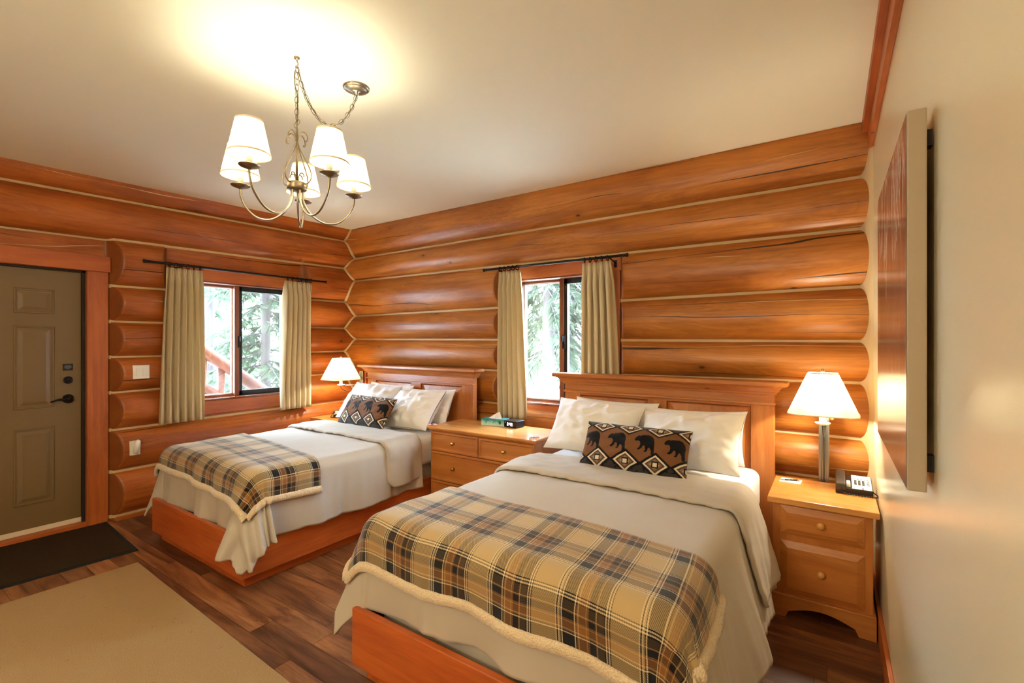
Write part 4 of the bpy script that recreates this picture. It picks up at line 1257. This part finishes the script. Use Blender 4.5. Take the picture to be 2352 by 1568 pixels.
# ------------------------------------------------------------------ outdoors
m = MB(); m.box(-40, 25, -20, 45, -.75, -.7); struct('ground', m, M['ground'])
def conifer(name, x, y, h, rad, z0, seed, label, mat, trunk_r, dens, first=.15, droop=.35, spread=None, cat='tree', qs=1.0):
    rnd = random.Random(seed)
    t = thing(name, label, cat, (x, y, -.7), 0, 'conifers outside the windows')
    m = MB(); P = [(.03*nz(k*.7, seed), .03*nz(seed, k*.7), h*k/10) for k in range(11)]
    m.tube(P, [trunk_r*(1-.75*k/10) for k in range(11)], 12); m.build('trunk', M['bark'], t)
    br = MB(); lf = MB()
    nb_ = dens
    for i in range(nb_):
        f = first+(1-first)*(i+rnd.random())/nb_
        z = h*f; a = rnd.uniform(*spread) if spread else rnd.uniform(0, 2*PI)
        ln = rad*(1-f*.8)*rnd.uniform(.7, 1.1)
        pts = [(0,0,z)]
        for k in range(1, 6):
            s_ = k/5; pts.append((math.cos(a)*ln*s_, math.sin(a)*ln*s_, z-droop*ln*s_**1.6+.25*droop*ln*max(0, s_-.6)))
        br.tube(pts, [.016*(1-.15*k) for k in range(6)], 5)
        for k in range(int(60*qs)):
            s_ = rnd.uniform(.15, 1); j = min(4, int(s_*5)); p = Vector(pts[j]).lerp(Vector(pts[j+1]), s_*5-j)
            da = a+rnd.choice((-1, 1))*rnd.uniform(.5, 1.2)
            tl = rnd.uniform(.12, .38)*(1.1-.4*s_); dirv = Vector((math.cos(da), math.sin(da), -rnd.uniform(.2, 1.5)*(.4+droop))).normalized()
            sd = dirv.orthogonal().normalized(); sd = Matrix.Rotation(rnd.uniform(0, 6.3), 3, dirv) @ sd
            w = rnd.uniform(.012, .034); e = p+dirv*tl; q = p+dirv*tl*.45
            lf.add([tuple(p), tuple(q+sd*w), tuple(e), tuple(q-sd*w)], [(0,1,2,3)])
    br.build('branches', M['bark'], t); o = lf.build('needles', mat, t, recalc=False)
    return t
conifer('conifer_tree', -10.4, 4.42, 9, 1.5, 0, 1, 'bare grey conifer trunk standing outside behind the log stair railing', M['needle2'], .14, 60, .12, .25)
conifer('conifer_tree', -8.3, 4.45, 7, 1.7, 0, 2, 'dense grey-green conifer filling the sliding pane of the window beside the door', M['needle2'], .10, 110, .05, .35)
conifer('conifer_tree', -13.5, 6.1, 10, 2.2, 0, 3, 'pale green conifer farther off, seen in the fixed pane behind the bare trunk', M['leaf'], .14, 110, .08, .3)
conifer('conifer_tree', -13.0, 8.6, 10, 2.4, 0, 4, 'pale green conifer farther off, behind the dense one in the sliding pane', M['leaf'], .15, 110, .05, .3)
conifer('conifer_tree', -4.35, 7.6, 8, 1.9, 0, 5, 'drooping spruce outside the window behind the dresser', M['needle2'], .14, 130, .24, .75, qs=1.4)
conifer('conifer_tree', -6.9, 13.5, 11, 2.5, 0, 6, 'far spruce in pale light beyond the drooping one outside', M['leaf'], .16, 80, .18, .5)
# log stair railing outside
sr = thing('stair_railing', 'orange log stair railing sloping down outside the window beside the door', 'railing', (-6.2, 2.53, 0))
def rl(y, z): return (0, y, z)
sl = -.755
m = MB(); m.tube([(0, -1.2, 1.42+1.2*.755), (0, -.5, 1.42+.5*.755), (0, 0, 1.42), (0, .5, 1.42+sl*.5), (0, 1.25, 1.42+sl*1.25)], .078, 14); m.build('handrail', M['railing'], sr)
m = MB(); m.tube([(0, -1.2, .98+1.2*.755), (0, 0, .98), (0, .45, .98+sl*.45)], .062, 14); m.build('lower_rail', M['railing'], sr)
for yy in (-.42, .03, .24):
    m = MB(); m.tube([(0, yy, -.6), (0, yy, 1.40+sl*yy)], .042 if yy != .03 else .05, 12); m.build('baluster', M['railing'], sr)

# added fill light behind the viewpoint, standing in for unseen room lamps
ld = bpy.data.lights.new('rear_fill_light', 'POINT'); ld.energy = 40.0; ld.color = WARM; ld.shadow_soft_size = .18
lo = bpy.data.objects.new('rear_fill_light', ld); COL.objects.link(lo); lo.location = (-1.3, -1.5, 2.15)
# ------------------------------------------------------------------ world, camera, view
w = bpy.data.worlds.new('daylight'); SC.world = w; w.use_nodes = True
nt = w.node_tree; bg = nt.nodes['Background']
bg.inputs[0].default_value = (.60, .79, 1.0, 1); bg.inputs[1].default_value = 22.0

cam = bpy.data.cameras.new('camera'); co = bpy.data.objects.new('camera', cam); COL.objects.link(co)
cam.sensor_fit = 'HORIZONTAL'; cam.sensor_width = 36.0; cam.lens = 36.0*1083/2352
cam.clip_start = .02; cam.clip_end = 200
co.location = (0, 0, 1.5)
co.rotation_euler = (R(90), 0, R(34.23))
SC.camera = co
vs = SC.view_settings
SC.display_settings.display_device = 'sRGB'
vs.view_transform = 'Standard'; vs.look = 'None'; vs.gamma = 1; vs.use_curve_mapping = False
vs.exposure = 1.5
cy = SC.cycles
cy.max_bounces = 10; cy.diffuse_bounces = 6; cy.glossy_bounces = 4; cy.transparent_max_bounces = 12; cy.transmission_bounces = 6
cy.sample_clamp_indirect = 6.0; cy.caustics_reflective = False; cy.caustics_refractive = False
